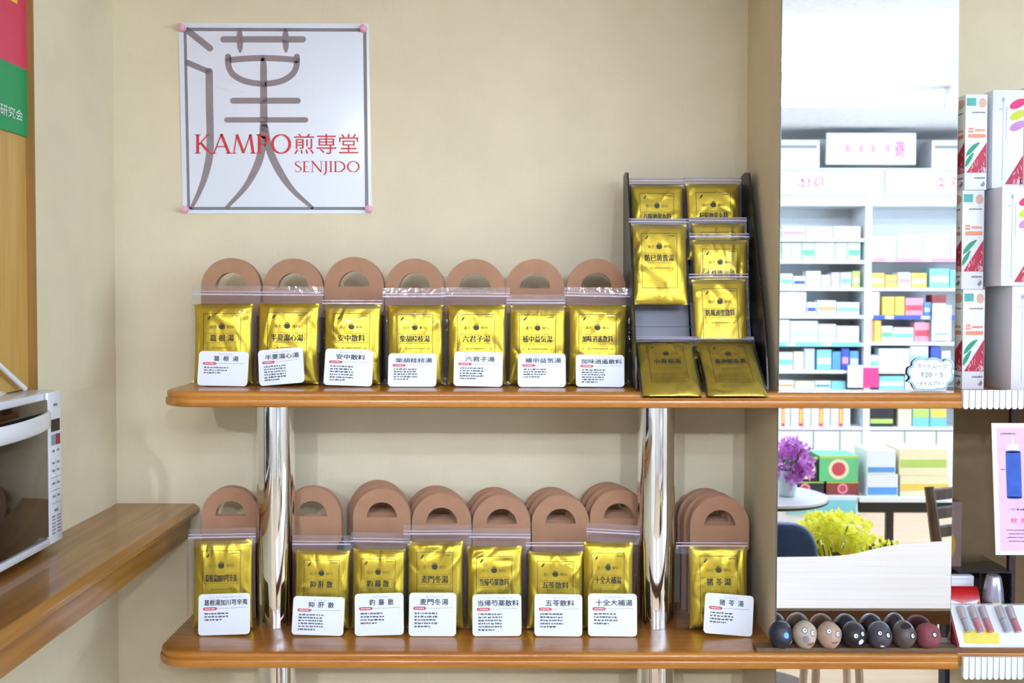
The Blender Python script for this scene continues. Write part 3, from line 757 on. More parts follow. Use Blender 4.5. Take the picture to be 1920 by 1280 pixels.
stand_sachet('黄連解毒湯', 0, 0.073, -0.056, G(641, 0.073), G(742, -0.056), *xs(1316, 1424, 690, 0.01), 308, 'gold sachet printed 黄連解毒湯 sloping over the shelf edge, front right of the stand', True, hdr=0.016)

# ------------------------------------------------------------------ left side: counter, microwave, wood panel, banner
XC = P(367, 943, YW).x
mb = MB()
prof = [(-1.185, -0.072), (-0.022, -0.072), (-0.020, -0.069), (-0.018, -0.026), (-0.014, -0.0235), (-0.006, -0.023), (0.0, -0.017), (0.0005, -0.010), (-0.004, -0.004), (-0.011, 0), (-1.185, 0)]
pts = [((XC + 0.008 + x) if x > -1 else -1.188, YW - 0.001, ZC + z) for x, z in prof]
y_end = -1.3
mb.prism(pts, (0, y_end - YW, 0))
tag(mb.build('counter_ledge', 'counter_wood', None, True, 0, 25), 'brown wooden counter ledge with moulded edge along the left wall', 'counter')
XPN = -0.848
t = thing('wood_panel', 'light oak panel over the microwave niche carrying the red-green banner', 'panel', (XPN, YP - 0.0045, 0))
zpb = PX(122, 728, -0.792).z + 0.0015
MB().box(-0.018, 0, -1.2, 0, zpb, CEIL - 0.001).build('oak_board', 'panel_wood', t)
MB().box(-0.30, -0.019, -1.2, 0, zpb, zpb + 0.018).build('niche_top', 'panel_wood', t)
# banner
XB = XPN + 0.003
t = thing('banner', 'red and green paper banner with white characters on the oak panel', 'banner', PX(62, 260, XB))
inv = Matrix.Translation(-Vector(t.location))
bm_ = lambda off: (lambda u, v: inv @ Vector((XB + off, PX(63, 200, XB).y - u, v)))
zt, zm, zb = CEIL - 0.05, PX(62.5, 137.5, XB).z, PX(63.7, 261, XB).z
S0 = bm_(0)
MB().prism([S0(0, zb), S0(0.70, zb), S0(0.70, zm), S0(0, zm)], (-0.0008, 0, 0)).build('green_part', 'poster_green', t)
MB().prism([S0(0, zm), S0(0.70, zm), S0(0.70, zt), S0(0, zt)], (-0.0008, 0, 0)).build('red_part', 'poster_red', t)
a = PX(42, 225, XB); y0 = PX(63, 200, XB).y
tw = a.y - PX(0, 200, XB).y
s = Sheet(); s.text('研究会', 0, 0, h=0.0185, w=tw)
k0 = y0 - a.y; zt0 = PX(42, 228, XB).z
s.build('white_characters', 'white_ink', lambda u, v: bm_(0.0006)(k0 + tw - u, zt0 + v), t)
a = PX(32, 8, XB)
s = Sheet(); s.rect(0, 0, 0.2, 0.03)
s.build('yellow_character', 'poster_yellow', lambda u, v: bm_(0.0006)(y0 - a.y + u, a.z + v), t)
p = PX(63, 247, XB)
q = thing('banner_tack', 'small dark tack at the lower corner of the banner', 'push pin', (XB + 0.001, p.y - 0.002, p.z), (0, R(90), 0))
MB().lathe([(0.006, 0), (0.006, 0.002), (0.003, 0.004)], 12).build('head', 'mirror_edge', q, True)

# microwave: its front faces the room (+x), its control panel at the far end
ZM = ZC + 0.012
mx = -0.792; y1 = P(122, 900, 0).y
dR = 0.792 * F_PX / (CXP - 122); YR = min(CAM.y + dR, YP - 0.006)          # far end
MH = PX(122, 728, mx).z - ZM
t = thing('microwave', 'white microwave oven with dark glass door standing on the counter', 'microwave', (mx, YR, ZM))
MW = 0.47
MB().box(-0.34, -0.004, -MW, 0, 0, MH).build('housing', 'white_gloss', t, True, 0.006, 40)
pw = YR - (CAM.y + 0.792 * F_PX / (CXP - 86))
cpo = MB().box(-0.0035, 0.0015, -pw, -0.001, 0.0, MH - 0.001).build('control_panel', 'white_gloss', t, True, 0.001)
dro = MB().box(-0.0035, 0.002, -MW + 0.004, -pw - 0.0015, 0.014, MH - 0.012).build('door', 'oven_glass', t, True, 0.002)
MB().box(-0.0035, 0.003, -MW, -pw - 0.001, 0.0, 0.012).build('door_sill', 'white_gloss', t, True, 0.001)
mb = MB(); n = 18; yA, yB = -MW + 0.03, -pw - 0.003; zt = MH - 0.030; zb = MH - 0.058
ring = []
for k in range(n + 1):
    q = k / n; yy = yB + (yA - yB) * q; bow = 0.004 + 0.030 * math.sin(math.pi * q) ** 0.7
    ring.append([(bow, yy, zt), (bow + 0.004, yy, zt - 0.004), (bow + 0.004, yy, zb + 0.004), (bow, yy, zb), (bow - 0.010, yy, zb + 0.003), (bow - 0.010, yy, zt - 0.003)])
mb.v = [p for rg in ring for p in rg]
for k in range(n):
    for j in range(6): mb.f.append((k * 6 + j, k * 6 + (j + 1) % 6, k * 6 + 6 + (j + 1) % 6, k * 6 + 6 + j))
mb.f += [tuple(range(6)), tuple(range(n * 6, n * 6 + 6))]
mb.build('handle', 'white_gloss', dro, True, 0, 50)
cp = lambda off: (lambda u, v: (off, -u * pw, MH * v))         # u 0..1 from the far edge, v up
def panel_box(name, u0, u1, v0, v1, m):
    MB().box(0.0005, 0.0024, -u1 * pw, -u0 * pw, v0 * MH, v1 * MH).build(name, m, cpo)
panel_box('display', 0.18, 0.80, 0.735, 0.815, 'lcd')
panel_box('start_button', 0.16, 0.46, 0.645, 0.715, 'btn_red'); panel_box('stop_button', 0.50, 0.80, 0.645, 0.715, 'btn_grey')
s = Sheet()
for v in (0.43, 0.345, 0.26): s.rect(0.15, v, 0.82, v + 0.003)
s.rect(0.48, 0.26, 0.49, 0.56)
for k, v in enumerate((0.60, 0.52, 0.47, 0.385, 0.30)):
    s.rect(0.22, v, 0.40, v + 0.014); s.rect(0.56, v, 0.74, v + 0.014)
for k in range(6): s.scribble(0.16, 0.44, 0.06 + 0.022 * k, 0.012, k); s.scribble(0.56, 0.80, 0.06 + 0.022 * k, 0.012, 9 + k)
s.rect(0.35, 0.205, 0.62, 0.222)
s.build('panel_print', 'ink_grey', cp(0.0021), cpo)
s = Sheet(); s.rect(0.32, 0.90, 0.60, 0.918); s.build('logo_print', 'ink_grey', cp(0.0021), cpo)
for yy in (-0.05, -MW + 0.05):
    for xx in (-0.045, -0.31): MB().lathe([(0.012, -0.0115), (0.014, 0.0)], 14, (xx, yy, 0)).build('foot', 'black_plastic', t)
# leaning white plate rack on the microwave
zt = ZM + MH + 0.0008
e = PX(47, 729, -0.832); f2 = PX(1, 687, -0.832)
t = thing('plate_rack', 'white plate with a slanted white bar on top of the microwave', 'plate rack', (-0.82, e.y, zt))
dr = f2 - e; e0 = Vector((e.x + 0.82, 0, 0.0045))
MB().tube([e0, e0 + dr * 0.5, e0 + dr * 1.6, e0 + dr * 1.7 + Vector((0, -0.02, -0.01)), Vector((e0.x, e0.y + dr.y * 3.3, 0.0045))], 0.0042, 12).build('slanted_bar', 'white_plastic', t, True)
pc = PX(-28, 738, -0.822) - Vector(t.location)
MB().lathe([(0.008, 0.0), (0.009, 0.001), (0.024, 0.010), (0.0255, 0.012), (0.0235, 0.0115), (0.008, 0.003)], 28, (0.004, pc.y, 0.0)).build('small_dish', 'white_gloss', t, True, 0, 60)

# ------------------------------------------------------------------ pebbles on their plank before the mirror
zpl = ZL + 0.009
t = thing('display_plank', 'thin weathered brown plank under the painted stones before the mirror', 'plank', (P(1420, 1215, SF).x, -0.0375, ZL + 0.0005))
xw = P(1808, 1215, SF).x - P(1420, 1215, SF).x
mb = MB(); n = 24; rn = random.Random(4); top = []; 
for k in range(n + 1):
    x = xw * k / n; j = rn.uniform(-0.0008, 0.0008)
    mb.v += [(x, 0 + j, 0), (x, 0.030 + j * 0.5, 0), (x, 0.030 + j * 0.5, 0.0082), (x, 0.0005 + j, 0.0082 + j * 0.3)]
for k in range(n):
    for j in range(4): mb.f.append((4 * k + j, 4 * k + (j + 1) % 4, 4 * k + 4 + (j + 1) % 4, 4 * k + 4 + j))
mb.f += [(3, 2, 1, 0), (4 * n, 4 * n + 1, 4 * n + 2, 4 * n + 3)]
mb.build('board', 'plank_wood', t)
STONES = [  # px0 px1 ytop, colour, label, eyes [(u,v)], extras
 (1443, 1489, 1162, (40, 44, 56), 'navy blue painted stone with a pale blue spot, leftmost on the plank', []),
 (1488, 1535, 1161, (188, 172, 150), 'beige painted stone with grey blotches and two eyes, second on the plank', [(-0.28, 0.5), (0.32, 0.32)]),
 (1534, 1582, 1163, (186, 152, 132), 'pinkish beige painted stone with small eyes, third on the plank', [(-0.32, 0.48), (0.34, 0.3)]),
 (1582, 1628, 1163, (34, 30, 34), 'black painted stone with two white eyes and a white snout', [(-0.25, 0.2), (0.34, 0.32)]),
 (1629, 1677, 1164, (74, 70, 78), 'dark grey painted stone with two white eyes, fifth on the plank', [(-0.33, 0.4), (0.28, 0.25)]),
 (1677, 1722, 1162, (92, 80, 74), 'brown-grey painted stone with a dark cap and one eye', [(0.24, 0.18)]),
 (1722, 1768, 1166, (136, 66, 74), 'maroon painted stone with a single white eye, rightmost on the plank', [(0.1, 0.35)])]
mat('eye_white', (240, 240, 240), 0.4); mat('spot_blue', (110, 170, 205), 0.4); mat('stone_cap', (28, 28, 40), 0.3, coat=0.4); mat('blotch', (146, 134, 140), 0.7); mat('mouth', (150, 92, 92), 0.7)
for i, (a, b, yt, col, lab, eyes) in enumerate(STONES):
    yc = -0.031
    A, B = P(a, 1190, yc - 0.012), P(b, 1190, yc - 0.012)
    w = (B.x - A.x); h = P(a, yt, yc).z - zpl
    t = thing('painted_stone', lab, 'stone', ((A.x + B.x) / 2, yc, zpl), (0, 0, R(6)), 'painted stones on the plank')
    rx, ry, rz = w / 2, 0.0235, h / 2
    mb = MB(); mb.ball((0, 0, rz), 1.0, 28, 18); rn = random.Random(i * 3 + 1); k1, k2 = rn.uniform(0, 6), rn.uniform(0, 6)
    def surf(d, o=0.0):
        d = d.normalized()
        k = 1 + 0.035 * math.sin(3 * d.x + k1) + 0.03 * math.sin(4 * d.z + k2 + 2 * d.y)
        p = Vector((d.x * rx * k, d.y * ry * k * (1.0 - 0.08 * d.z), d.z * rz * k))
        if p.z < -rz * 0.9: p.z = -rz * 0.9 + (p.z + rz * 0.9) * 0.1
        return p * (1 + o / rz) + Vector((0, 0, rz * 0.92))
    mb.v = [surf(Vector((x, y, z - rz))) for x, y, z in mb.v]
    mat('stone_%d' % i, col, 0.45 if sum(col) < 250 else 0.75, 0, 0.14, 60, 0.3, 220)
    t = mb.build('stone_body', 'stone_%d' % i, t, True, 0, 180)
    def patch(name, u, v, r, m, o, sq=1.0):
        c = Vector((u, -math.sqrt(max(0.05, 1 - u * u - v * v)), v)); x = Vector((1, 0, 0)); x = (x - c * x.dot(c)).normalized(); z = c.cross(x) * -1
        mm = MB(); n = 16
        mm.v = [surf(c, o)] + [surf(c + (x * math.cos(2 * math.pi * k / n) + z * math.sin(2 * math.pi * k / n) * sq) * r, o) for k in range(n)]
        mm.f = [(0, 1 + k, 1 + (k + 1) % n) for k in range(n)]
        mm.build(name, m, t)
    for u, v in eyes:
        patch('eye_ring', u, v, 0.25, 'blotch' if i in (1, 2) else 'ink_black', 0.0004)
        patch('eye', u, v, 0.15, 'eye_white', 0.0008); patch('pupil', u + 0.03, v, 0.05, 'ink_black', 0.0012)
    if i == 0: patch('pale_spot', 0.15, 0.2, 0.22, 'spot_blue', 0.0005); patch('mark', 0.6, -0.35, 0.2, 'blotch', 0.0006, 0.6)
    if i == 1: patch('blotch', -0.25, -0.1, 0.28, 'blotch', 0.0004); patch('mouth', 0.2, -0.45, 0.35, 'mouth', 0.0005, 0.35)
    if i == 2: patch('mouth', 0.1, -0.3, 0.3, 'mouth', 0.0004, 0.3)
    if i == 3: patch('snout', 0.2, -0.28, 0.24, 'eye_white', 0.0008)
    if i == 4: patch('mark', -0.15, -0.55, 0.16, 'eye_white', 0.0005, 0.6)
    if i == 5: patch('cap', -0.1, 0.80, 0.5, 'stone_cap', 0.0009, 0.55)

# speech-cloud note standing against the mirror
mat('note_white', (244, 246, 250), 0.5); mat('note_blue', (128, 190, 226), 0.5); mat('note_grey', (120, 134, 142), 0.6)
cl = [(1700, 714), (1706, 706), (1701, 698), (1703, 688), (1710, 684), (1711, 677), (1718, 671), (1728, 669), (1738, 671), (1745, 669), (1755, 669), (1763, 672), (1768, 675), (1776, 671), (1785, 674), (1788, 683), (1786, 692), (1788, 702), (1785, 712), (1778, 717), (1776, 724), (1768, 729), (1758, 729), (1750, 731), (1738, 731), (1728, 730), (1718, 730), (1712, 724), (1709, 717)]
yn = -0.0105
base = P(1744, 731, yn); base.z = ZU + 0.0008
t = thing('cloud_note', 'small cloud-shaped handwritten note with pale blue outline leaning on the mirror', 'note', base)
q = lambda u, v, o=0.0: P(u, v, yn) - P(1744, 731, yn) + Vector((0, -o, 0))
path = smooth_path(cl + [cl[0]], 3)[:-1]
MB().prism([q(u, v) for u, v in path], (0, 0.0012, 0)).build('paper', 'note_white', t)
ctr = (1746, 701)
inn = [(ctr[0] + (u - ctr[0]) * 0.95, ctr[1] + (v - ctr[1]) * 0.93) for u, v in path]
s = Sheet(); s.ribbon(inn + [inn[0]], 2.2, False); s.build('blue_outline', 'note_blue', lambda u, v: q(u, v, 0.0004), t)
s = Sheet(); s.ribbon([(u, v) for u, v in path[:12]] , 1.2, False)
def ntext(st, u0, v1, h, w, sl=0.0):
    n0 = len(s.v); s.text(st, 0, 0, h=h, w=w); s.v[n0:] = [(u0 + x, v1 - y + sl * x) for x, y in s.v[n0:]]
ntext('オートムーブ', 1720, 688, 9, 55, 0.03); ntext('F20・5', 1728, 705, 9, 40); ntext('・Fイルア7・', 1720, 721, 8, 48)
s.build('handwriting', 'note_grey', lambda u, v: q(u, v, 0.0006), t)

# ------------------------------------------------------------------ right of the pillar: shelves, fences, cartons
mat('carton_white', (240, 238, 244), 0.35, 0, 0.01, 20, coat=0.15); mat('carton_crimson', (188, 34, 66), 0.45); mat('carton_pinkdot', (240, 176, 190), 0.5)
mat('carton_green', (34, 150, 106), 0.45); mat('carton_teal', (90, 176, 168), 0.5); mat('carton_orange', (238, 150, 116), 0.5); mat('carton_peach', (226, 180, 160), 0.5)
mat('oval_pink', (226, 40, 112), 0.5); mat('oval_lime', (206, 212, 60), 0.5); mat('oval_lilac', (208, 140, 200), 0.5); mat('line_blue', (160, 178, 220), 0.5)
XS0, XS1 = XR + 0.001, XR + 0.42
def right_shelf(zt, lab):
    o = MB().box(XS0, XS1, -0.036, YW - 0.001, zt - 0.024, zt).build('side_shelf', 'shelf_wood', None, True, 0.002)
    return tag(o, lab, 'shelf')
right_shelf(ZU, 'upper wooden side shelf carrying the white cartons right of the mirror')
right_shelf(ZL, 'lower wooden side shelf carrying the cosmetics right of the mirror')
def fence(ytop, ybot, lab):
    zt = P(1860, ytop, -0.048).z; zb = P(1860, ybot, -0.048).z
    x0 = P(1806, ytop, -0.048).x; pitch = 11.45 / F_PX * (CAM.y * -1 - 0.048)
    t = thing('shelf_fence', lab, 'shelf fence', (x0, -0.048, zb), group='white shelf fences')
    H = zt - zb; n = 26
    MB().box(0, n * pitch, 0.0035, 0.009, H * 0.12, H * 0.98).build('backing_strip', 'white_plastic', t)
    pts = [(0.0006, H), (0.0006, H * 0.14)] + [(pitch / 2 - (pitch / 2 - 0.0006) * math.cos(math.pi * k / 8), H * 0.14 - H * 0.12 * math.sin(math.pi * k / 8)) for k in range(1, 8)] + [(pitch - 0.0006, H * 0.14), (pitch - 0.0006, H)]
    o = MB().prism([(x, 0, z) for x, z in pts], (0, 0.0034, 0)).build('slat', 'white_plastic', t, False, 0.0006)
    for k in range(1, n):
        c = o.copy(); COL.objects.link(c); c.parent = t; c.location = (k * pitch, 0, 0)
fence(731, 768, 'white slatted plastic fence along the upper side shelf')
fence(1232, 1275, 'white slatted plastic fence along the lower side shelf')

def carton(lab, x, y, z, w, d, h, kind, rz=0.0, grp='white cartons right of the mirror'):
    t = thing('carton', lab, 'carton', (x, y, z), (0, 0, rz), grp)
    root = t; t = MB().box(0, w, 0, d, 0, h).build('box', 'carton_white', t, True, 0.0006)
    fr = lambda o: (lambda u, v: (u * w, -0.0003 - o, v * h))
    lf = lambda o: (lambda u, v: (-0.0003 - o, d - u * d, v * h))
    def design(fn, narrow):
        tri = Sheet().poly([(0.08, 0.18), (0.98, 0.18), (0.98, 0.50)]); tri.build('crimson_wedge', 'carton_crimson', fn(0), t)
        rn = random.Random(5); dots = Sheet()
        for _ in range(26):
            u = rn.uniform(0.2, 0.95); v = rn.uniform(0.19, 0.47)
            if (v - 0.18) < (u - 0.14) * 0.355: dots.disc(u, v, 0.045, 0.010, 7, rn.uniform(0, 3))
        dots.disc(0.84, 0.21, 0.13, 0.03, 12); dots.build('seed_print', 'carton_pinkdot', fn(0.0002), t)
        lv = Sheet(); lv.poly(smooth_path([(0.05, 0.35), (0.10, 0.40), (0.35, 0.47), (0.68, 0.50), (0.50, 0.44), (0.25, 0.38), (0.05, 0.35)], 3)[:-1])
        lv.poly(smooth_path([(0.02, 0.24), (0.06, 0.31), (0.30, 0.38), (0.40, 0.385), (0.28, 0.31), (0.10, 0.25), (0.02, 0.24)], 3)[:-1]); lv.build('green_leaf', 'carton_green', fn(0.0003), t)
        s = Sheet(); s.rect(0.05, 0.88, 0.48, 0.96); s.build('teal_badge', 'carton_teal', fn(0), t)
        s = Sheet(); s.disc(0.78, 0.91, 0.18, 0.05, 12); s.build('face_badge', 'carton_peach', fn(0), t)
        s = Sheet(); s.rect(0.14, 0.545, 0.93, 0.585); s.frame(0.14, 0.60, 0.36, 0.65, 0.02); s.scribble(0.42, 0.9, 0.61, 0.03, 3); s.build('orange_print', 'carton_orange', fn(0), t)
        s = Sheet(); s.scribble(0.45, 0.95, 0.115, 0.022, 7); s.poly([(0.72, 0.05), (0.84, 0.03), (0.94, 0.06), (0.88, 0.095), (0.80, 0.07)]); s.build('small_print', 'ink_grey', fn(0), t)
        s = Sheet(); s.scribble(0.3, 0.9, 0.80, 0.02, 8); s.build('line_print', 'ink_grey', fn(0), t)
    if kind == 'narrow': design(fr, True); design(lf, True)
    else:
        s = Sheet(); s.poly([(0.42, 0.02 + 0.02), (1.0, 0.04), (1.0, 0.34)]); s.build('crimson_wedge', 'carton_crimson', fr(0), t)
        rn = random.Random(9); dots = Sheet()
        for _ in range(18):
            u = rn.uniform(0.5, 0.98); v = rn.uniform(0.05, 0.32)
            if (v - 0.04) < (u - 0.46) * 0.5: dots.disc(u, v, 0.04, 0.012, 7, rn.uniform(0, 3))
        dots.disc(0.88, 0.07, 0.09, 0.03, 12); dots.build('seed_print', 'carton_pinkdot', fr(0.0002), t)
        for nm, m, v in (('pink_oval', 'oval_pink', 0.86), ('lime_oval', 'oval_lime', 0.745), ('lilac_oval', 'oval_lilac', 0.635)):
            s = Sheet(); s.disc(0.80, v, 0.26, 0.045, 18, 0.12); s.build(nm, m, fr(0), t)
        s = Sheet(); s.disc(0.33, 0.90, 0.05, 0.025, 10).rect(0.325, 0.08, 0.34, 0.88); s.scribble(0.20, 0.30, 0.80, 0.012, 2)
        for k in range(14): s.rect(0.42, 0.5 + 0.024 * k, 0.46, 0.512 + 0.024 * k)
        s.build('blue_print', 'line_blue', fr(0), t)
    return root
yA = 0.028; xa0, xa1 = P(1806, 500, yA).x, P(1850, 500, yA).x
zz = [P(1830, y, yA).z for y in (176, 356, 542)]
zA = [zz[1], zz[2], ZU + 0.0005]
for k, nm in enumerate(('top', 'middle', 'bottom')):
    hh = (zz[k] - zA[k]) - 0.0006
    carton('narrow white carton with crimson wedge and green leaf, %s of the stack beside the mirror' % nm, xa0 + (0, -0.003, 0.001)[k], yA, zA[k], xa1 - xa0 - 0.003, 0.10, hh, 'narrow')
# the wider column, each carton turned or set a little differently
ys = [(168, 0.030, 1857, 0.057, 'top'), (349, -0.010, 1877, 0.056, 'middle'), (536, -0.012, 1899, 0.056, 'bottom')]
zb = ZU + 0.0005
for k in (2, 1, 0):
    yt, Y, px, wd, nm = ys[k]
    zt = P(1880, yt, Y).z; x0 = P(px, 500, Y).x
    carton('wide white carton with coloured ovals, %s of the column at the right edge' % nm, x0, Y, zb, wd, 0.118, zt - zb - 0.0006, 'wide')
    zb = zt
xo = P(1857, 500, 0.03).x + 0.0585; zz_ = [ZU + 0.0005, P(1880, 536, 0).z, P(1880, 349, 0).z, P(1880, 163, 0.03).z]
for k in range(3):
    carton('white carton, %s of the outermost column, mostly outside the photo' % ('bottom', 'middle', 'top')[k], xo if k == 2 else xo + 0.0225, 0.03, zz_[k], 0.057, 0.118, zz_[k + 1] - zz_[k] - 0.0006, 'wide')

# lower right: pink advertising card and cosmetics
mat('ad_pink', (238, 194, 232), 0.4, 0, 0.12, 14); mat('ad_white', (242, 242, 250), 0.35); mat('ad_blue', (52, 92, 186), 0.35, 0, 0.15, 60); mat('ad_text', (120, 84, 112), 0.6); mat('ad_red', (224, 72, 110), 0.6)
ya = -0.042
a0 = P(1859, 793, ya); a1 = P(1867, 1040, ya)
t = thing('advert_card', 'pink advertising card with a blue bottle on a clear stand at the right edge', 'advert', (a1.x, ya, ZL + 0.0005), (0, 0, 0))
H = a0.z - a1.z; Wd = 0.15; z0 = a1.z - ZL - 0.0005; sk = (a0.x - a1.x) / H
af = lambda o: (lambda u, v: (u * Wd + sk * v * H, -o, z0 + v * H))
A = af(0); MB().prism([A(0, 0), A(1, 0), A(1, 1), A(0, 1)], (0, 0.002, 0)).build('card', 'ad_white', t); adr = t; t = COL.objects[-1]
Sheet().rect(0.06, 0.03, 0.94, 0.965).build('pink_field', 'ad_pink', af(0.0003), t)
s = Sheet(); s.rect(0.155, 0.435, 0.335, 0.785); s.disc(0.245, 0.785, 0.09, 0.009, 16).disc(0.245, 0.435, 0.09, 0.009, 16); s.build('bottle_print', 'ad_blue', af(0.0006), t)
s = Sheet(); s.rect(0.175, 0.797, 0.315, 0.84).rect(0.235, 0.84, 0.255, 0.90); s.build('bottle_neck_print', 'ad_white', af(0.0006), t)
s = Sheet(); s.scribble(0.10, 0.28, 0.915, 0.012, 3); s.build('top_print', 'ad_text', af(0.0006), t)
s = Sheet(); s.scribble(0.09, 0.145, 0.645, 0.010, 4); s.build('side_print', 'ad_text', af(0.0006), t)
s = Sheet(); s.text('一切', 0.15, 0.335, h=0.022, w=0.10).scribble(0.265, 0.8, 0.337, 0.018, 6); s.build('middle_print', 'ad_text', af(0.0006), t)
for k in range(4): s = Sheet(); s.scribble(0.14 + 0.02 * (k % 2), 0.75, 0.185 - 0.028 * k, 0.009, 20 + k); s.build('small_print', 'ad_text', af(0.0006), t)
s = Sheet(); s.text('軟', 0.19, 0.245, h=0.038, w=0.085).text('膏', 0.31, 0.245, h=0.038, w=0.085); s.build('red_print', 'ad_red', af(0.0006), t)
t = adr
MB().tube([(0.136, 0.0065, 0.004), (0.136, 0.0065, z0 + 0.03)], 0.004, 10).build('stand_post', 'white_plastic', t)
MB().box(0.112, 0.165, 0.008, 0.045, 0, 0.004).build('stand_foot', 'white_plastic', t)

mat('recess_shade_brown', (150, 122, 84), 0.6)  # shade of the recess put into the board's brown
t = thing('shade_boards', 'brown board painted with recess shade, plus added end panel, right of the mirror', 'shade boards', (XS0, YW - 0.002, ZL + 0.001))
MB().box(PR + 0.001 - XS0, XS1 - XS0, -0.010, 0, 0, ZU - 0.0255 - ZL).build('back_board', 'recess_shade_brown', t)  # board added over the wall, its brown stands for the recess shade
MB().box(XS1 - XS0 + 0.001, XS1 - XS0 + 0.02, -0.33, 0, -ZL + 0.01, ZU - ZL + 0.5).build('shade_end_panel', 'recess_shade_brown', t)  # unseen panel, added to close and darken the side bay
mat('brown_box', (142, 112, 106), 0.5); mat('gold_print', (196, 146, 50), 0.4, 0.3); mat('red_bag', (188, 26, 34), 0.25, 0, 0.05, 20, 0.2, coat=0.3); mat('silver_lilac', (168, 164, 184), 0.22, 0.6); mat('gold_band', (214, 196, 140), 0.3, 0.9)
mat('purple_dark', (66, 40, 48), 0.4); mat('tray_red', (150, 40, 44), 0.45); mat('gloss_pink', (196, 120, 132), 0.2, coat=0.4); mat('gloss_grey', (170, 176, 186), 0.2, coat=0.4); mat('cap_silver', (206, 200, 206), 0.25, 0.5); mat('yellow_print', (238, 214, 96), 0.5)
# clear riser
x0 = P(1796, 1060, 0.10).x; zr = P(1800, 1052, 0.16).z - 0.003
xr1 = x0 + 0.105
t = thing('clear_riser', 'clear plastic riser box behind the lip gloss display', 'riser', (x0, 0.10, ZL + 0.0005))
MB().box(0, xr1 - x0, 0, 0.15, zr - ZL - 0.006, zr - ZL - 0.003).build('top_plate', 'acrylic', t)
MB().box(0, 0.002, 0, 0.15, 0, zr - ZL - 0.007).build('side_plate', 'acrylic', t); MB().box(xr1 - x0 - 0.002, xr1 - x0, 0, 0.15, 0, zr - ZL - 0.007).build('side_plate', 'acrylic', t)
MB().box(0.002, xr1 - x0 - 0.002, 0.146, 0.149, 0, zr - ZL - 0.007).build('back_plate', 'dark_plastic', t)
xb = P(1803, 1000, 0.14).x; zt = P(1795, 938, 0.14).z
t = thing('brown_carton', 'tall brown-pink carton with gold oval half hidden behind the mirror edge', 'carton', (xb - 0.05, 0.14, zr))
t.location.x = max(xb - 0.05, PR + 0.001) ; wbx = xb - t.location.x
t.location.z = zr - 0.0025
MB().box(0, wbx, 0, 0.05, 0, zt - zr).build('box', 'brown_box', t, True, 0.0006)
s = Sheet(); s.disc(0.35, 0.32, 0.42, 0.26, 20); s.build('gold_oval', 'gold_print', lambda u, v: (u * wbx, -0.0003, v * (zt - zr)), t)
s = Sheet(); s.scribble(0.1, 0.8, 0.85, 0.03, 2).scribble(0.1, 0.7, 0.72, 0.03, 3); s.build('small_print', 'ink_grey', lambda u, v: (u * wbx, -0.0003, v * (zt - zr)), t)
# red gift bag with white box above
yb = 0.045; xa = PR + 0.004; xb = P(1838, 1110, yb).x; zt = P(1820, 1103, yb).z
t = thing('red_pouch', 'glossy red packet standing behind the lip gloss display', 'packet', (xa, yb, ZL + 0.0005))
W = xb - xa; Hh = zt - ZL
mb = MB(); n = 10
for k in range(n + 1):
    v = k / n; b = 0.018 * math.sin(math.pi * min(1, v * 1.02)) ** 0.6 + 0.001
    mb.v += [(0, 0.015 - b, v * Hh), (W * 0.5, 0.015 - b * 1.3, v * Hh), (W, 0.015 - b, v * Hh), (W, 0.015 + b, v * Hh), (W * 0.5, 0.015 + b * 1.3, v * Hh), (0, 0.015 + b, v * Hh)]
for k in range(n):
    for j in range(6): mb.f.append((6 * k + j, 6 * k + (j + 1) % 6, 6 * k + 6 + (j + 1) % 6, 6 * k + 6 + j))
mb.f += [(5, 4, 3, 2, 1, 0), tuple(range(6 * n, 6 * n + 6))]
mb.build('body', 'red_bag', t, True, 0, 60)
MB().add([(W * 0.02, -0.0095, Hh * 0.82), (W * 0.45, -0.0125, Hh * 0.74), (W * 0.9, -0.0095, Hh * 0.80), (W * 0.75, -0.0130, Hh * 0.60), (W * 0.2, -0.0130, Hh * 0.60)], [(0, 4, 3, 2, 1)]).build('white_patch', 'carton_white', t)  # plain white patch on the packet front
yb = 0.078; zt = P(1815, 1080, yb).z
t = thing('white_carton', 'small white carton with faint print standing behind the red packet', 'carton', (PR + 0.004, yb, ZL + 0.0005))
W = P(1826, 1090, yb).x - PR - 0.004
MB().box(0, W, 0, 0.018, 0, zt - ZL).build('box', 'carton_white', t, True, 0.0006)
s = Sheet(); s.scribble(0.25, 0.85, 0.945, 0.012, 6); s.build('small_print', 'line_blue', lambda u, v: (u * W, -0.0003, v * (zt - ZL)), t)
# silver bottle
yb = 0.050; c = P(1862, 1130, yb); zt = P(1862, 1078, yb).z - ZL; r = 19.5 / F_PX * 2.09
t = thing('silver_bottle', 'silver-lilac cosmetic bottle with tapered top and gold band', 'bottle', (c.x, yb, ZL + 0.0005))
zg = P(1862, 1124, yb).z - ZL
MB().lathe([(r, 0), (r, zg - 0.003)], 32).build('body', 'silver_lilac', t, True)
MB().lathe([(r + 0.0004, zg - 0.0028), (r + 0.0004, zg)], 32).build('gold_band', 'gold_band', t, True)
MB().lathe([(r, zg + 0.0002), (r * 0.92, zg + 0.02), (r * 0.72, zt - 0.004), (r * 0.6, zt)], 32).build('cap', 'silver_lilac', t, True, 0, 50)
# dark post
o = MB().box(P(1893, 1000, 0.12).x, P(1905, 1000, 0.12).x, 0.12, 0.132, ZL + 0.0005, ZU - 0.0245).build('dark_post', 'purple_dark')
o2 = MB().box(P(1893, 1000, 0.12).x - 0.003, P(1905, 1000, 0.12).x + 0.003, 0.117, 0.135, ZL + 0.0006, ZL + 0.006).build('foot_cap', 'ink_black', o)
tag(o, 'dark purple upright post between the side shelves at the right', 'post')
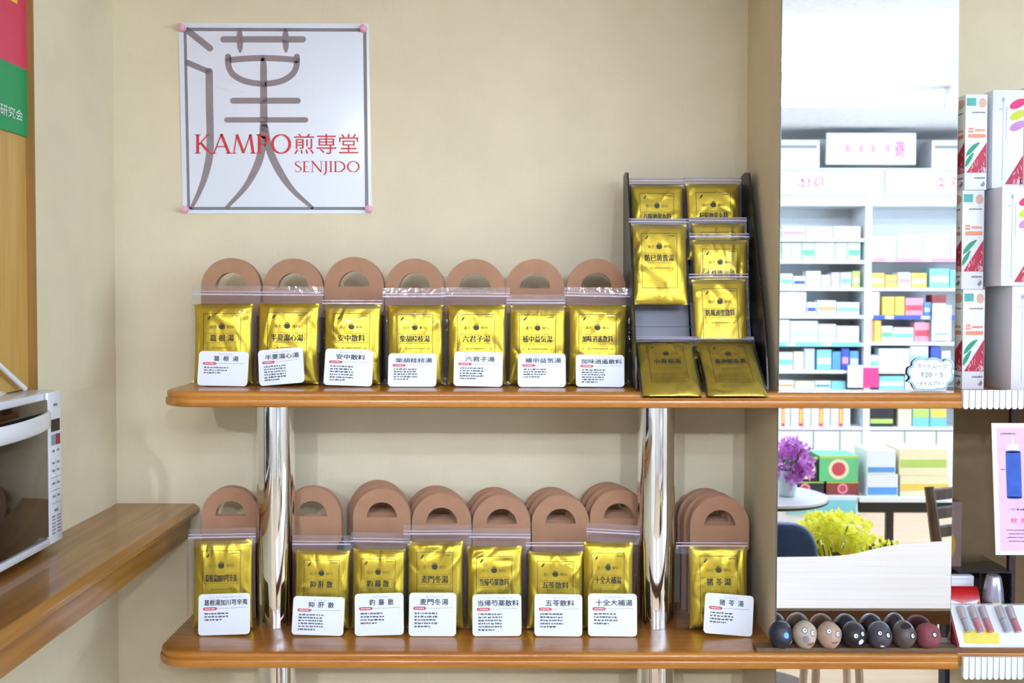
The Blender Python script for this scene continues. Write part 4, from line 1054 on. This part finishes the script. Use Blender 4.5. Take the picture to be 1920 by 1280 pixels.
# lip gloss display board
yb = -0.030; xa = P(1795, 1210, yb).x
t = thing('gloss_display', 'white sloping tester display with lip gloss tubes and red side', 'display', (xa, yb, ZL + 0.0005))
zt = P(1800, 1137, yb + 0.04).z - ZL; z1 = P(1830, 1207, yb).z - ZL
W = 0.160; dep = 0.05
MB().prism([(0, 0.0, 0.0), (0, dep + 0.01, 0.0), (0, dep + 0.01, zt), (0, dep, zt), (0, 0.0, 0.012)], (0.004, 0, 0)).build('red_side', 'tray_red', t)
MB().prism([(0.004, 0.0, 0.0), (0.004, dep + 0.01, 0.0), (0.004, dep + 0.01, zt), (0.004, dep, zt), (0.004, 0.0, 0.012)], (W, 0, 0)).build('sloped_board', 'white_gloss', t)
sl = lambda o: (lambda u, v: (0.004 + u * W, v * dep - o * 0.8, 0.012 + v * (zt - 0.012) + o * 0.6))
s = Sheet(); s.poly([(0.06, 0.04), (0.46, 0.02), (0.48, 0.28), (0.36, 0.40), (0.27, 0.25), (0.17, 0.45), (0.08, 0.38)]); s.build('yellow_print', 'yellow_print', sl(0.0004), t)
MB().box(-0.004, W + 0.006, -0.006, -0.0005, 0, 0.008).build('front_lip', 'table_edge', t)
mat('gold_lip', (198, 150, 70), 0.4)
for k, (u, m1) in enumerate(((0.115, 'gloss_grey'), (0.245, 'gloss_pink'), (0.365, 'gloss_pink'), (0.56, 'gloss_grey'), (0.68, 'gloss_pink'))):
    nm = ['clear grey', 'rose pink', 'deeper pink', 'pale silver', 'right-hand pink'][k]
    p0 = Vector(sl(0.006)(u + 0.02, 0.30)); p1 = Vector(sl(0.006)(u, 0.62)); p2 = Vector(sl(0.006)(u - 0.012, 0.93))
    q = thing('lip_gloss', '%s lip gloss tube, number %s from the left on the white sloping display' % (nm, ordw(k)), 'lip gloss', t.location + p0, group='lip gloss tubes')
    MB().tube([Vector((0, 0, 0)), (p1 - p0) * 0.95], 0.0058, 14).build('tube', m1, q, True)
    MB().tube([(p1 - p0) * 0.97, p2 - p0], 0.0062, 14).build('cap', 'cap_silver', q, True)
# small white bottle beside the mirror
yb = 0.012; c = P(1795, 1200, yb); zt = P(1795, 1157, yb).z - ZL
t = thing('white_bottle', 'small white bottle standing between the mirror edge and the display', 'bottle', (max(c.x, PR + 0.011), yb, ZL + 0.0005))
MB().lathe([(0.0095, 0), (0.0098, 0.002), (0.0098, zt * 0.58), (0.0090, zt * 0.6)], 24).build('body', 'white_gloss', t, True, 0, 50)
MB().lathe([(0.0097, zt * 0.61), (0.0097, zt - 0.001), (0.0088, zt)], 24).build('cap', 'white_plastic', t, True, 0, 50)

# ------------------------------------------------------------------ the shop behind the camera, seen in the mirror
mat('shelf_white', (240, 243, 246), 0.4, 0, 0.01, 10)
DB = 7.75                                             # path depth of the medicine shelves
YB = PM(1600, 500, DB).y
bz = lambda py: PM(1600, py, DB).z
bx = lambda px: PM(px, 500, DB).x
unit = thing('medicine_rack', 'tall white medicine rack with headed bays seen in the mirror', 'rack', (bx(1627), YB, 0))
ox, oy = bx(1627), YB
def rk(name, x0, x1, y0, y1, z0, z1, m='shelf_white'): return MB().box(x0 - ox, x1 - ox, y0 - oy, y1 - oy, z0, z1).build(name, m, unit)
X0, X1 = bx(1370), bx(1885); dv0, dv1 = bx(1621), bx(1633)
ztop = bz(316); zhead = bz(386)
dp = 0.34
for a, b in ((X0, X0 + 0.04), (dv0, dv1), (X1 - 0.04, X1)): rk('upright', a, b, YB - dp, YB, 0, ztop)
rk('back_board', X0, X1, YB - dp - 0.01, YB - dp, 0, ztop)
rk('top_board', X0, X1, YB - dp, YB + 0.02, zhead, ztop)
bays = {'left': (X0 + 0.04, dv0), 'right': (dv1, X1 - 0.04)}
BOARDS = {'left': [447, 488, 539, 591, 643, 694, 731, 800], 'right': [484, 539, 592, 641, 694, 731, 800]}
for bay, ys_ in BOARDS.items():
    for y in ys_: rk('shelf_board', bays[bay][0], bays[bay][1], YB - dp, YB - 0.01, bz(y) - 0.022, bz(y))
rk('plinth', X0, X1, YB - dp, YB - 0.02, 0, bz(802) - 0.023)
for px in (1528, 1578, 1700, 1760): rk('drawer_gap', bx(px), bx(px) + 0.008, YB - 0.0195, YB - 0.0185, bz(860), bz(803) - 0.02, 'mirror_edge')
# header signs
mat('sign_pink', (226, 96, 120), 0.6); mat('sign_line', (150, 160, 168), 0.6); mat('ink_magenta', (226, 84, 170), 0.6)
def header(lab, px0, px1, py0, py1, text, tpx0, tpx1, y=0.022, mt='sign_pink', frame=True):
    t = thing('header_sign', lab, 'sign', (bx((px0 + px1) / 2), YB + y, bz(py1)))
    x0, x1 = bx(px0) - t.location.x, bx(px1) - t.location.x; h = bz(py0) - bz(py1)
    MB().box(x0, x1, 0, 0.012, 0, h).build('panel', 'shelf_white', t)
    if frame:
        s = Sheet(); s.frame(x0, 0, x1, h, 0.007); s.build('outline', 'sign_line', lambda u, v: (u, 0.0125, v), t)
    # the writing faces the shelf wall, so it reads backwards only in the mirror
    ta, tb = bx(tpx0) - t.location.x, bx(tpx1) - t.location.x
    s = Sheet(); s.text(text, 0, h * 0.25, h=h * 0.5, w=tb - ta)
    s.build('characters', mt, lambda u, v: (tb - u, 0.013, v), t)
    return t
header('white bay heading with red 身体 lettering, over the left mirrored bay', 1385, 1621, 320, 368, '身体', 1490, 1543)
header('white bay heading with red lettering, over the right mirrored bay', 1653, 1875, 320, 368, '感染', 1745, 1800)
t = header('large white sign with pink characters above the medicine rack', 1545, 1712, 250, 309, '養', 1671, 1693, 0.0, 'ink_magenta', False)
s = Sheet(); hh = bz(250) - bz(309)
s = Sheet()
for px in (1580, 1605, 1628, 1655): s.rect(bx(px) - t.location.x, hh * 0.38, bx(px + 9) - t.location.x, hh * 0.62)
s.build('faint_characters', 'carton_pinkdot', lambda u, v: (u, 0.013, v), t)
for px0, px1, lab in ((1745, 1880, 'plain white carton on top of the rack, right of the pink sign'), (1440, 1535, 'plain white carton on top of the rack, left of the pink sign')):
    o = MB().box(bx(px0), bx(px1), YB - 0.25, YB - 0.02, ztop + 0.001, bz(262)).build('storage_carton', 'carton_white'); tag(o, lab, 'carton')
    MB().box(bx(px0) + 0.02, bx(px1) - 0.02, YB - 0.0195, YB - 0.0185, ztop + 0.14, ztop + 0.16).build('tape', 'sign_line', o)

BC = {'w': (240, 244, 246), 'mint': (206, 240, 222), 'green': (110, 206, 140), 'teal': (130, 206, 206), 'cream': (246, 236, 196), 'lav': (206, 206, 236), 'lime': (190, 214, 110), 'brown': (176, 136, 128), 'navy': (70, 90, 180), 'blue': (96, 160, 226), 'purple': (96, 82, 190), 'yellow': (246, 208, 96), 'pink': (240, 160, 176), 'cyan': (140, 214, 226), 'red': (214, 76, 92), 'orange': (246, 172, 120), 'dred': (150, 66, 60), 'black': (44, 42, 48), 'mag': (226, 60, 130)}
NAMEC = {'w': 'white', 'mint': 'pale mint', 'lav': 'lavender', 'dred': 'dark red', 'mag': 'magenta', 'brown': 'dusky pink'}
for k, c in BC.items(): mat('bx_' + k, c, 0.5, 0, 0.02, 15)
def mbox(lab, px0, px1, pyt, zb, col, band=None, dep=0.12, y=None, d=DB, bandv=(0.3, 0.6), grp='medicine boxes on the rack'):
    yf = (YB - 0.03) if y is None else y
    x0, x1 = PM(px0, 500, d).x, PM(px1, 500, d).x; zt = PM(px0, pyt, d).z
    w, h = x1 - x0 - 0.004, zt - zb - 0.001
    t = thing('medicine_box', lab, 'box', (x0 + 0.002, yf, zb + 0.0005), group=grp)
    o = MB().box(0, w, -dep, 0, 0, h).build('carton', 'bx_' + col, t)
    if band: MB().box(0.004, w - 0.004, 0.0002, 0.001, h * bandv[0], h * bandv[1]).build('label_band', 'bx_' + band, o)
    MB().box(0.002, w - 0.002, -dep * 0.5 - 0.001, -dep * 0.5 + 0.001, h, h + 0.0008).build('lid_seam', 'sign_line', o)
    return t
zx = lambda X: 1440 + X * 0.2344
zy = lambda Y: 440 + Y * 0.2344
ROWS = [
 ('left', 447, [(-330, -60, -60, 'w', 'teal'), (-50, 110, -55, 'w', 'blue'), (115, 300, -70, 'w', 'pink'), (305, 520, -65, 'w', None), (525, 745, -70, 'cream', None)]),
 ('left', 488, [(-200, -20, 60, 'w', 'teal'), (-15, 110, 60, 'mint', None), (115, 190, 65, 'w', 'mint'), (192, 272, 45, 'mint', None), (275, 375, 35, 'mint', 'green'), (378, 463, 30, 'w', 'mint'), (465, 538, 25, 'w', 'mint'), (541, 640, 0, 'mint', None), (643, 745, -8, 'mint', 'green')]),
 ('left', 539, [(-100, 0, 310, 'w', None), (5, 105, 310, 'w', 'blue'), (108, 205, 310, 'w', 'teal'), (210, 308, 330, 'w', 'navy'), (312, 430, 290, 'w', None), (433, 508, 320, 'cream', None), (511, 583, 300, 'lav', None), (587, 675, 300, 'w', 'teal'), (680, 745, 290, 'lime', 'cream')]),
 ('left', 591, [(-100, 95, 450, 'w', None), (100, 315, 440, 'w', None), (320, 398, 540, 'w', 'navy'), (402, 555, 525, 'w', 'orange'), (560, 742, 540, 'w', 'cyan')]),
 ('left', 643, [(-60, 95, 690, 'w', None), (100, 185, 680, 'w', None), (188, 410, 690, 'w', 'mint'), (413, 557, 715, 'w', 'lav'), (560, 742, 730, 'w', None)]),
 ('left', 694, [(-60, 92, 940, 'w', 'blue'), (96, 213, 940, 'w', 'teal'), (217, 300, 935, 'cream', None), (302, 388, 910, 'lav', None), (403, 523, 920, 'cyan', 'w'), (527, 598, 935, 'blue', None), (601, 664, 910, 'navy', 'pink'), (668, 742, 930, 'blue', 'w')]),
 ('left', 731, [(60, 225, 1165, 'w', 'orange'), (230, 388, 1172, 'cream', None), (392, 520, 1170, 'w', 'blue'), (523, 640, 1172, 'cyan', None)]),
 ('right', 484, [(822, 1030, 10, 'w', None), (1035, 1238, 0, 'w', None), (1242, 1465, -5, 'w', 'cream'), (1470, 1700, -5, 'w', None)]),
 ('right', 539, [(822, 940, 305, 'yellow', 'w'), (944, 1043, 320, 'yellow', 'orange'), (1047, 1150, 300, 'w', 'pink'), (1154, 1280, 305, 'yellow', 'cream'), (1300, 1460, 270, 'cyan', 'w'), (1465, 1600, 280, 'cyan', None)]),
 ('right', 592, [(822, 903, 455, 'w', 'cream'), (925, 1023, 495, 'yellow', None), (1027, 1105, 495, 'yellow', None), (1110, 1255, 505, 'pink', 'red'), (1260, 1318, 540, 'blue', 'w'), (1322, 1440, 480, 'dred', 'w')]),
 ('right', 641, [(762, 858, 640, 'orange', 'pink'), (861, 918, 660, 'yellow', None), (921, 1012, 730, 'w', 'green'), (1016, 1180, 742, 'w', 'teal'), (1184, 1310, 700, 'pink', 'red'), (1315, 1480, 690, 'w', None)]),
 ('right', 694, [(822, 900, 965, 'w', 'teal'), (903, 1150, 910, 'w', None), (1154, 1300, 890, 'w', 'cyan'), (1320, 1400, 880, 'navy', None), (1405, 1480, 930, 'w', 'black')]),
 ('right', 731, [(905, 1110, 1130, 'cyan', 'w'), (1115, 1300, 1120, 'w', None)])]
for bay, yb_, items in ROWS:
    zb = bz(yb_)
    nrow = BOARDS[bay].index(yb_)
    vis = [it for it in items if it[1] > 90]
    for k, (a, b, yt, col, band) in enumerate(vis):
        a = max(a, 826) if bay == 'right' else a
        nm = NAMEC.get(col, col)
        lim = {447: 388, 484: 388}.get(yb_, None) or BOARDS[bay][nrow - 1] + 8
        yt = max(yt, (lim - 440) / 0.2344)
        mbox('%s box%s, %s from left, %s mirrored bay, board %s' % (nm, (', %s band' % NAMEC.get(band, band).split()[-1]) if band else '', ordw(k), bay, ordw(nrow)), zx(a), zx(b), zy(yt), zb, col, band)
# price strips along some boards
for bay, y, m, lab in (('right', 484, 'bx_pink', 'pink price strip along the top board of the right mirrored bay'), ('right', 592, 'bx_navy', 'blue price strip along the third board of the right mirrored bay'), ('left', 643, 'bx_cyan', 'cyan price strip along the fifth board of the left mirrored bay')):
    o = MB().box(bays[bay][0] + 0.02, bays[bay][1] - 0.02, YB - 0.0095, YB - 0.006, bz(y) - 0.024, bz(y) + 0.006).build('price_strip', m); tag(o, lab, 'price strip', 'price strips')
    for k in range(3): MB().box(bays[bay][0] + 0.1 + 0.25 * k, bays[bay][0] + 0.16 + 0.25 * k, YB - 0.0059, YB - 0.005, bz(y) - 0.02, bz(y)).build('tag', 'carton_white', o)
# hanging white leaflet and pink sign
o = MB().box(bx(zx(1312)), bx(zx(1464)), YB + 0.003, YB + 0.006, bz(zy(840)), bz(zy(562))).build('leaflet', 'carton_white'); tag(o, 'white leaflet hanging over the right mirrored bay', 'leaflet')
MB().box(bx(zx(1330)), bx(zx(1440)), YB + 0.0061, YB + 0.007, bz(zy(800)), bz(zy(780))).build('print_line', 'line_blue', o)
t = thing('price_sign', 'pink-edged price sign standing on the left mirrored bay', 'sign', (bx(zx(640)), YB + 0.004, bz(731)))
w_ = bx(zx(760)) - bx(zx(640)); h_ = bz(zy(1040)) - bz(731)
MB().box(0, w_, 0, 0.01, 0.02, h_).build('face', 'carton_white', t); MB().box(w_, w_ + 0.11, 0, 0.01, 0.02, h_ * 0.9).build('pink_side', 'bx_mag', t)
# bottom row between the shelves of the photo: gift boxes with ribbons, and mixed boxes
cx_ = lambda X: 1440 + X * 0.1953
cy_ = lambda Y: 760 + Y * 0.1953
for k, (a, b) in enumerate(((90, 235), (240, 432), (437, 620), (626, 815))):
    t = mbox('white gift box with red-gold band, %s from left, lowest left mirrored board' % ordw(k), cx_(a), cx_(b), 741, bz(800), 'w', None)
    x0, x1 = bx(cx_(a)), bx(cx_(b)); w_ = x1 - x0; h_ = bz(741) - bz(800)
    MB().box(w_ * 0.38, w_ * 0.62, 0.0002, 0.0012, 0, h_).build('red_band', 'bx_red', t)
    MB().box(w_ * 0.43, w_ * 0.57, 0.0013, 0.002, h_ * 0.1, h_ * 0.55).build('gold_band', 'bx_yellow', t)
    MB().box(w_ * 0.15, w_ * 0.85, 0.0013, 0.002, h_ * 0.68, h_ * 0.78).build('ribbon', 'bx_pink', t)
mbox('black box with lime band low on the right mirrored bay', cx_(1000), cx_(1235), 742, bz(800), 'black', 'lime', bandv=(0.1, 0.25))
mbox('orange and cream box low on the right mirrored bay', cx_(1275), cx_(1408), 742, bz(800), 'cream', 'orange', bandv=(0.55, 0.75))
mbox('teal and lime box low on the right mirrored bay', cx_(1414), cx_(1580), 742, bz(800), 'teal', 'lime')
mbox('teal and yellow box at the right end low on the mirrored bay', cx_(1584), cx_(1750), 742, bz(800), 'teal', 'yellow')

# low black-legged bench with stacked boxes before the rack
D2 = 5.7
c = lambda px, py, d=D2: PM(px, py, d)
zt = c(1700, 940).z; zbm = c(1700, 960).z
t = thing('low_bench', 'low bench with black frame and legs seen in the mirror', 'bench', (c(1700, 940).x, c(1700, 940).y, 0))
L0, L1 = c(1610, 940).x - t.location.x, c(1850, 940).x - t.location.x
MB().box(L0 - 0.0, L1, -0.42, 0.01, zt, zt + 0.022).build('top_board', 'shelf_white', t)
MB().box(L0, L1, -0.41, 0.0, zbm, zt).build('apron', 'black_plastic', t)
for px in (1640, 1668, 1830):
    x = c(px, 940).x - t.location.x
    yy = -0.39 if px == 1640 else -0.03
    MB().box(x - 0.018, x + 0.018, yy, yy + 0.03, 0, zbm).build('leg', 'black_plastic', t)
zs = zt + 0.022
def bbox(lab, px0, px1, py0, py1, col, band=None, zb=None, **k):
    return mbox(lab, px0, px1, py0, zs if zb is None else zb, col, band, 0.22, c(px0, py0).y - 0.03, D2, grp='boxes stacked on the low bench', **k)
b1 = bbox('lower white box with blue band on the mirrored bench', 1632, 1692, 890, 925, 'w', 'blue', bandv=(0.08, 0.42))
b2 = bbox('upper white box with blue band on the mirrored bench', 1632, 1687, 845, 890, 'w', 'blue', c(1640, 890).z, bandv=(0.08, 0.30))
bbox('lower pale yellow box on the mirrored bench', 1695, 1790, 892, 930, 'cream', 'yellow')
bbox('upper pale yellow box on the mirrored bench', 1693, 1785, 842, 890, 'cream', 'lime', c(1700, 892).z)
# white side table with green and red boxes
t = thing('side_cabinet', 'low white cabinet with pale cyan front seen in the mirror', 'cabinet', (c(1560, 930).x, c(1560, 930).y, 0))
a0, a1 = c(1470, 930).x - t.location.x, c(1607, 930).x - t.location.x
MB().box(a0, a1, -0.4, 0, 0.10, c(1560, 930).z).build('body', 'shelf_white', t)
MB().box(a0 + 0.01, a1 - 0.01, 0.0005, 0.006, c(1560, 962).z, c(1560, 936).z).build('drawer', 'bx_cyan', t)
MB().box(a0 + 0.02, a1 - 0.02, -0.38, -0.02, 0, 0.099).build('plinth', 'black_plastic', t)
zc2 = c(1560, 930).z
def cbox(lab, px0, px1, py0, zb, col, disc=None, seal='bx_pink', yy=-0.05):
    t = thing('gift_box', lab, 'box', (c(px0, 900).x, c(1560, 930).y + yy, zb + 0.0005), group='boxes on the white cabinet')
    w_ = c(px1, 900).x - c(px0, 900).x - 0.004; h_ = c(px0, py0).z - zb - 0.001
    MB().box(0, w_, -0.2, 0, 0, h_).build('carton', 'bx_' + col, t)
    s = Sheet(); s.disc(w_ / 2, h_ * 0.48, h_ * 0.40, None, 20); s.build('round_seal', seal, lambda u, v: (u, 0.0006, v), t)
    s = Sheet(); s.disc(w_ / 2, h_ * 0.48, h_ * 0.27, None, 20); s.build('seal_centre', disc, lambda u, v: (u, 0.0010, v), t)
    MB().box(0, w_, 0.0002, 0.0008, h_ * 0.90, h_).build('pale_rim', 'bx_lime', t)
cbox('red box with a pale round seal, lower one on the mirrored white cabinet', 1554, 1616, 905, zc2, 'dred', 'bx_red')
cbox('black box with a pale round seal, lower left on the mirrored cabinet', 1478, 1550, 905, zc2, 'black', 'bx_red')
cbox('green box with a red round seal on the mirrored white cabinet', 1540, 1614, 856, c(1560, 904.5).z, 'green', 'bx_red', 'bx_cream')
cbox('black and red box with a pink round seal on the mirrored white cabinet', 1492, 1538, 858, c(1560, 904.5).z, 'black', 'bx_pink', 'bx_cream')

# small round table with purple flowers
D3 = 3.95
p = PM(1436, 925, D3)
t = thing('round_table', 'small round white table with dark rim seen in the mirror', 'table', (p.x, p.y, 0))
MB().lathe([(0.205, p.z - 0.022), (0.212, p.z - 0.018), (0.212, p.z - 0.012)], 40).build('rim', 'black_plastic', t, True, 0, 40)
MB().lathe([(0.210, p.z - 0.0119), (0.210, p.z - 0.003), (0.204, p.z)], 40).build('table_top', 'white_gloss', t, True, 0, 40)
MB().lathe([(0.022, 0.02), (0.022, p.z - 0.023)], 20).build('column', 'chair_wood', t, True)
MB().lathe([(0.15, 0), (0.15, 0.012), (0.03, 0.025)], 28).build('foot', 'chair_wood', t, True)
mat('petal_purple', (214, 134, 216), 0.6, 0, 0.15, 50); mat('petal_yellow', (255, 246, 96), 0.6, 0, 0.1, 50)
for k in ('petal_purple', 'petal_yellow'):
    nt = MATS[k].node_tree; N = nt.nodes; L = nt.links
    tl = N.new('ShaderNodeBsdfTranslucent'); mx_ = N.new('ShaderNodeMixShader'); mx_.inputs[0].default_value = 0.55
    L.new(N['Color Ramp'].outputs['Color'], tl.inputs['Color'])
    L.new(N['Principled BSDF'].outputs[0], mx_.inputs[1]); L.new(tl.outputs[0], mx_.inputs[2]); L.new(mx_.outputs[0], N['Material Output'].inputs['Surface'])
mat('leaf_green', (84, 120, 60), 0.6, 0, 0.2, 40); mat('vase_glass', (210, 225, 230), 0.1, spec=0.7); mat('pot_clay', (150, 110, 84), 0.7)
def blossoms(root, c0, spread, n, r, m, seed, petals=5, name='flower'):
    rn = random.Random(seed)
    protos = []
    for v in range(4):
        mb = MB()
        for k in range(petals):
            a = 2 * math.pi * k / petals + rn.uniform(-.2, .2); ca, sa = math.cos(a), math.sin(a); ti = rn.uniform(0.1, 0.6) * r
            mb.add([(0, 0, 0), (ca * r * .55 - sa * r * .32, sa * r * .55 + ca * r * .32, ti * .6), (ca * r, sa * r, ti), (ca * r * .55 + sa * r * .32, sa * r * .55 - ca * r * .32, ti * .6)], [(0, 3, 2, 1)])
        protos.append(mb.build(name, m, root))
    for k in range(n):
        o = protos[k] if k < 4 else protos[k % 4].copy()
        if k >= 4: COL.objects.link(o); o.parent = root
        while True:
            q = Vector((rn.uniform(-1, 1), rn.uniform(-1, 1), rn.uniform(-1, 1)))
            if q.length < 1: break
        o.location = Vector(c0) + Vector((q.x * spread[0], q.y * spread[1], q.z * spread[2]))
        o.rotation_euler = (rn.uniform(-1.4, 1.4), rn.uniform(-1.4, 1.4), rn.uniform(0, 6.28))
def stems(root, base, c0, spread, n, seed):
    rn = random.Random(seed)
    for k in range(n):
        e = Vector(c0) + Vector((rn.uniform(-1, 1) * spread[0], rn.uniform(-1, 1) * spread[1], rn.uniform(-0.5, 0.8) * spread[2])) * 0.8
        b = Vector(base) + Vector((rn.uniform(-1, 1), rn.uniform(-1, 1), 0)) * 0.012
        MB().tube([b, (b + e) / 2 + Vector((rn.uniform(-1, 1), rn.uniform(-1, 1), 0)) * 0.015, e], 0.0022, 5).build('stem', 'leaf_green', root)
t = thing('flower_vase', 'purple flowers in a glass vase on the small round mirrored table', 'flowers', (p.x + 0.065, p.y + 0.03, p.z + 0.0008))
MB().lathe([(0.028, 0), (0.032, 0.004), (0.034, 0.05), (0.024, 0.08), (0.028, 0.09), (0.026, 0.09), (0.022, 0.08), (0.031, 0.05), (0.028, 0.006)], 24).build('vase', 'vase_glass', t, True)
stems(t, (0, 0, 0.01), (0.01, 0, 0.13), (0.05, 0.05, 0.07), 9, 3)
blossoms(t, (0.01, 0, 0.115), (0.075, 0.07, 0.085), 90, 0.024, 'petal_purple', 5)
# yellow flowers in a pot on a stool
D4 = 3.45
q = PM(1560, 1000, D4)
zst = 0.40
t = thing('wooden_stool', 'pale wooden stool under the yellow flowers seen in the mirror', 'stool', (q.x, q.y, 0))
MB().lathe([(0.13, zst - 0.03), (0.14, zst - 0.025), (0.14, zst - 0.004), (0.134, zst)], 28).build('seat', 'table_wood', t, True, 0, 40)
for k in range(4):
    a = math.pi / 4 + k * math.pi / 2; MB().tube([(0.11 * math.cos(a), 0.11 * math.sin(a), 0), (0.085 * math.cos(a), 0.085 * math.sin(a), zst - 0.031)], 0.013, 8).build('leg', 'table_wood', t, True)
t = thing('yellow_flowers', 'bushy yellow flowers in a clay pot behind the mirrored table', 'flowers', (q.x, q.y, zst + 0.0008))
MB().lathe([(0.055, 0), (0.075, 0.11), (0.082, 0.11), (0.082, 0.13), (0.072, 0.13), (0.068, 0.1)], 28).build('pot', 'pot_clay', t, True, 0, 40)
stems(t, (0, 0, 0.10), (0, 0, q.z - zst), (0.12, 0.10, 0.06), 16, 8)
blossoms(t, (0, 0, q.z - zst - 0.005), (0.135, 0.11, 0.068), 230, 0.021, 'petal_yellow', 9)
blossoms(t, (0.14, 0, q.z - zst - 0.045), (0.07, 0.06, 0.025), 40, 0.016, 'petal_yellow', 10)
rn = random.Random(3)
blossoms(t, (0.13, 0, q.z - zst - 0.05), (0.09, 0.06, 0.02), 30, 0.02, 'leaf_green', 13, 2, 'leaf')
# blue office chair
D5 = 3.22
q = PM(1468, 1042, D5)
mat('chair_blue', (44, 74, 124), 0.55, 0, 0.06, 60)
t = thing('blue_chair', 'dark blue upholstered chair back beside the mirrored table', 'chair', (q.x - 0.02, q.y, 0))
top = PM(1468, 981, D5).z; n = 20
prf = []
hw_ = PM(1536, 1000, D5).x - t.location.x
mb = MB()
pts = [(hw_ * math.copysign(abs(math.cos(a)) ** 0.55, math.cos(a)), 0, (top - 0.16) + 0.16 * math.copysign(abs(math.sin(a)) ** 0.6, math.sin(a))) for a in [2 * math.pi * k / 40 for k in range(40)]]
mb.prism(pts, (0, -0.055, 0)).build('backrest', 'chair_blue', t, True, 0.016, 60)
mb = MB(); mb.lathe([(0.12, 0.40), (0.155, 0.42), (0.155, 0.455), (0.13, 0.47)], 32, (-0.06, -0.25, 0)).build('seat', 'chair_blue', t, True, 0, 60)
MB().tube([(0, -0.045, 0.50), (0, -0.05, 0.40), (-0.05, -0.20, 0.385)], 0.016, 10).build('back_bracket', 'black_plastic', t, True)
MB().tube([(-0.06, -0.25, 0.06), (-0.06, -0.25, 0.399)], 0.022, 14).build('column', 'chrome', t, True)
for k in range(5):
    a = k * 2 * math.pi / 5; MB().tube([(-0.06, -0.25, 0.075), (-0.06 + 0.16 * math.cos(a), -0.25 + 0.16 * math.sin(a), 0.03)], 0.014, 8).build('leg', 'black_plastic', t, True)
    MB().ball((-0.06 + 0.16 * math.cos(a), -0.25 + 0.16 * math.sin(a), 0.02), 0.02, 10, 8).build('caster', 'black_plastic', t, True)
# dark wooden chair at the right
D6 = 4.3
q = PM(1768, 940, D6)
t = thing('wooden_chair', 'dark wooden chair with slatted back seen in the mirror', 'chair', (q.x + 0.10, q.y, 0), (0, 0, R(-28)))
zt6 = PM(1750, 906, D6).z
for sx in (-0.19, 0.19):
    MB().tube([(sx, 0.0, 0), (sx, 0.02, 0.40), (sx, -0.03, zt6)], [0.018, 0.022, 0.018], 8).build('leg', 'chair_wood', t, True)
    MB().tube([(sx, 0.38, 0), (sx, 0.36, 0.38)], 0.018, 8).build('leg', 'chair_wood', t, True)
for zz_ in (zt6 - 0.03, zt6 - 0.10, zt6 - 0.17): MB().box(-0.19, 0.19, -0.035 + (zt6 - zz_) * 0.1, -0.015 + (zt6 - zz_) * 0.1, zz_ - 0.022, zz_ + 0.022).build('back_slat', 'chair_wood', t, False, 0.004)
MB().box(-0.20, 0.20, 0.0, 0.39, 0.38, 0.415).build('seat', 'chair_wood', t, False, 0.006)
# large pale table with wavy far edge, just below the frame in front of the shelves
d_near = 2.49
zt = PM(1600, 1137, d_near).z
yn = PM(1600, 1137, d_near).y
far = []
for px, py in ((1380, 1043), (1457, 1042), (1530, 1041), (1575, 1039), (1608, 1034), (1640, 1026), (1672, 1020), (1710, 1016), (1785, 1012), (1880, 1011)):
    dd = ray(px, py); k = (zt - CAM.z) / dd.z; v = CAM + dd * k; far.append((v.x, -v.y))
xl_, xr_ = -0.35, 1.75
far = [(xl_, far[0][1])] + far + [(xr_, far[-1][1])]
t = thing('pale_table', 'large pale wooden table with a wavy edge seen in the mirror', 'table', (0.7, yn, 0))
pts = [(x - 0.7, y - yn) for x, y in [(xr_, yn), (xl_, yn)]] + [(x - 0.7, y - yn) for x, y in smooth_path(far, 3)]
MB().prism([(x, y, zt - 0.006) for x, y in pts], (0, 0, 0.006)).build('table_top', 'table_wood', t)
MB().prism([(x, y * 0.999, zt - 0.036) for x, y in pts], (0, 0, 0.0295)).build('edge_board', 'table_edge', t)
mat('leg_navy', (40, 48, 84), 0.5)
for x in (xl_ + 0.05, PM(1775, 1260, 2.60).x):
    for y in (yn - 0.10, yn - 0.42):
        if x > 0 and y < yn - 0.2: x = xr_ - 0.1
        MB().box(x - 0.7 - 0.02, x - 0.7 + 0.02, y - yn - 0.02, y - yn + 0.02, 0, zt - 0.037).build('leg', 'leg_navy', t)
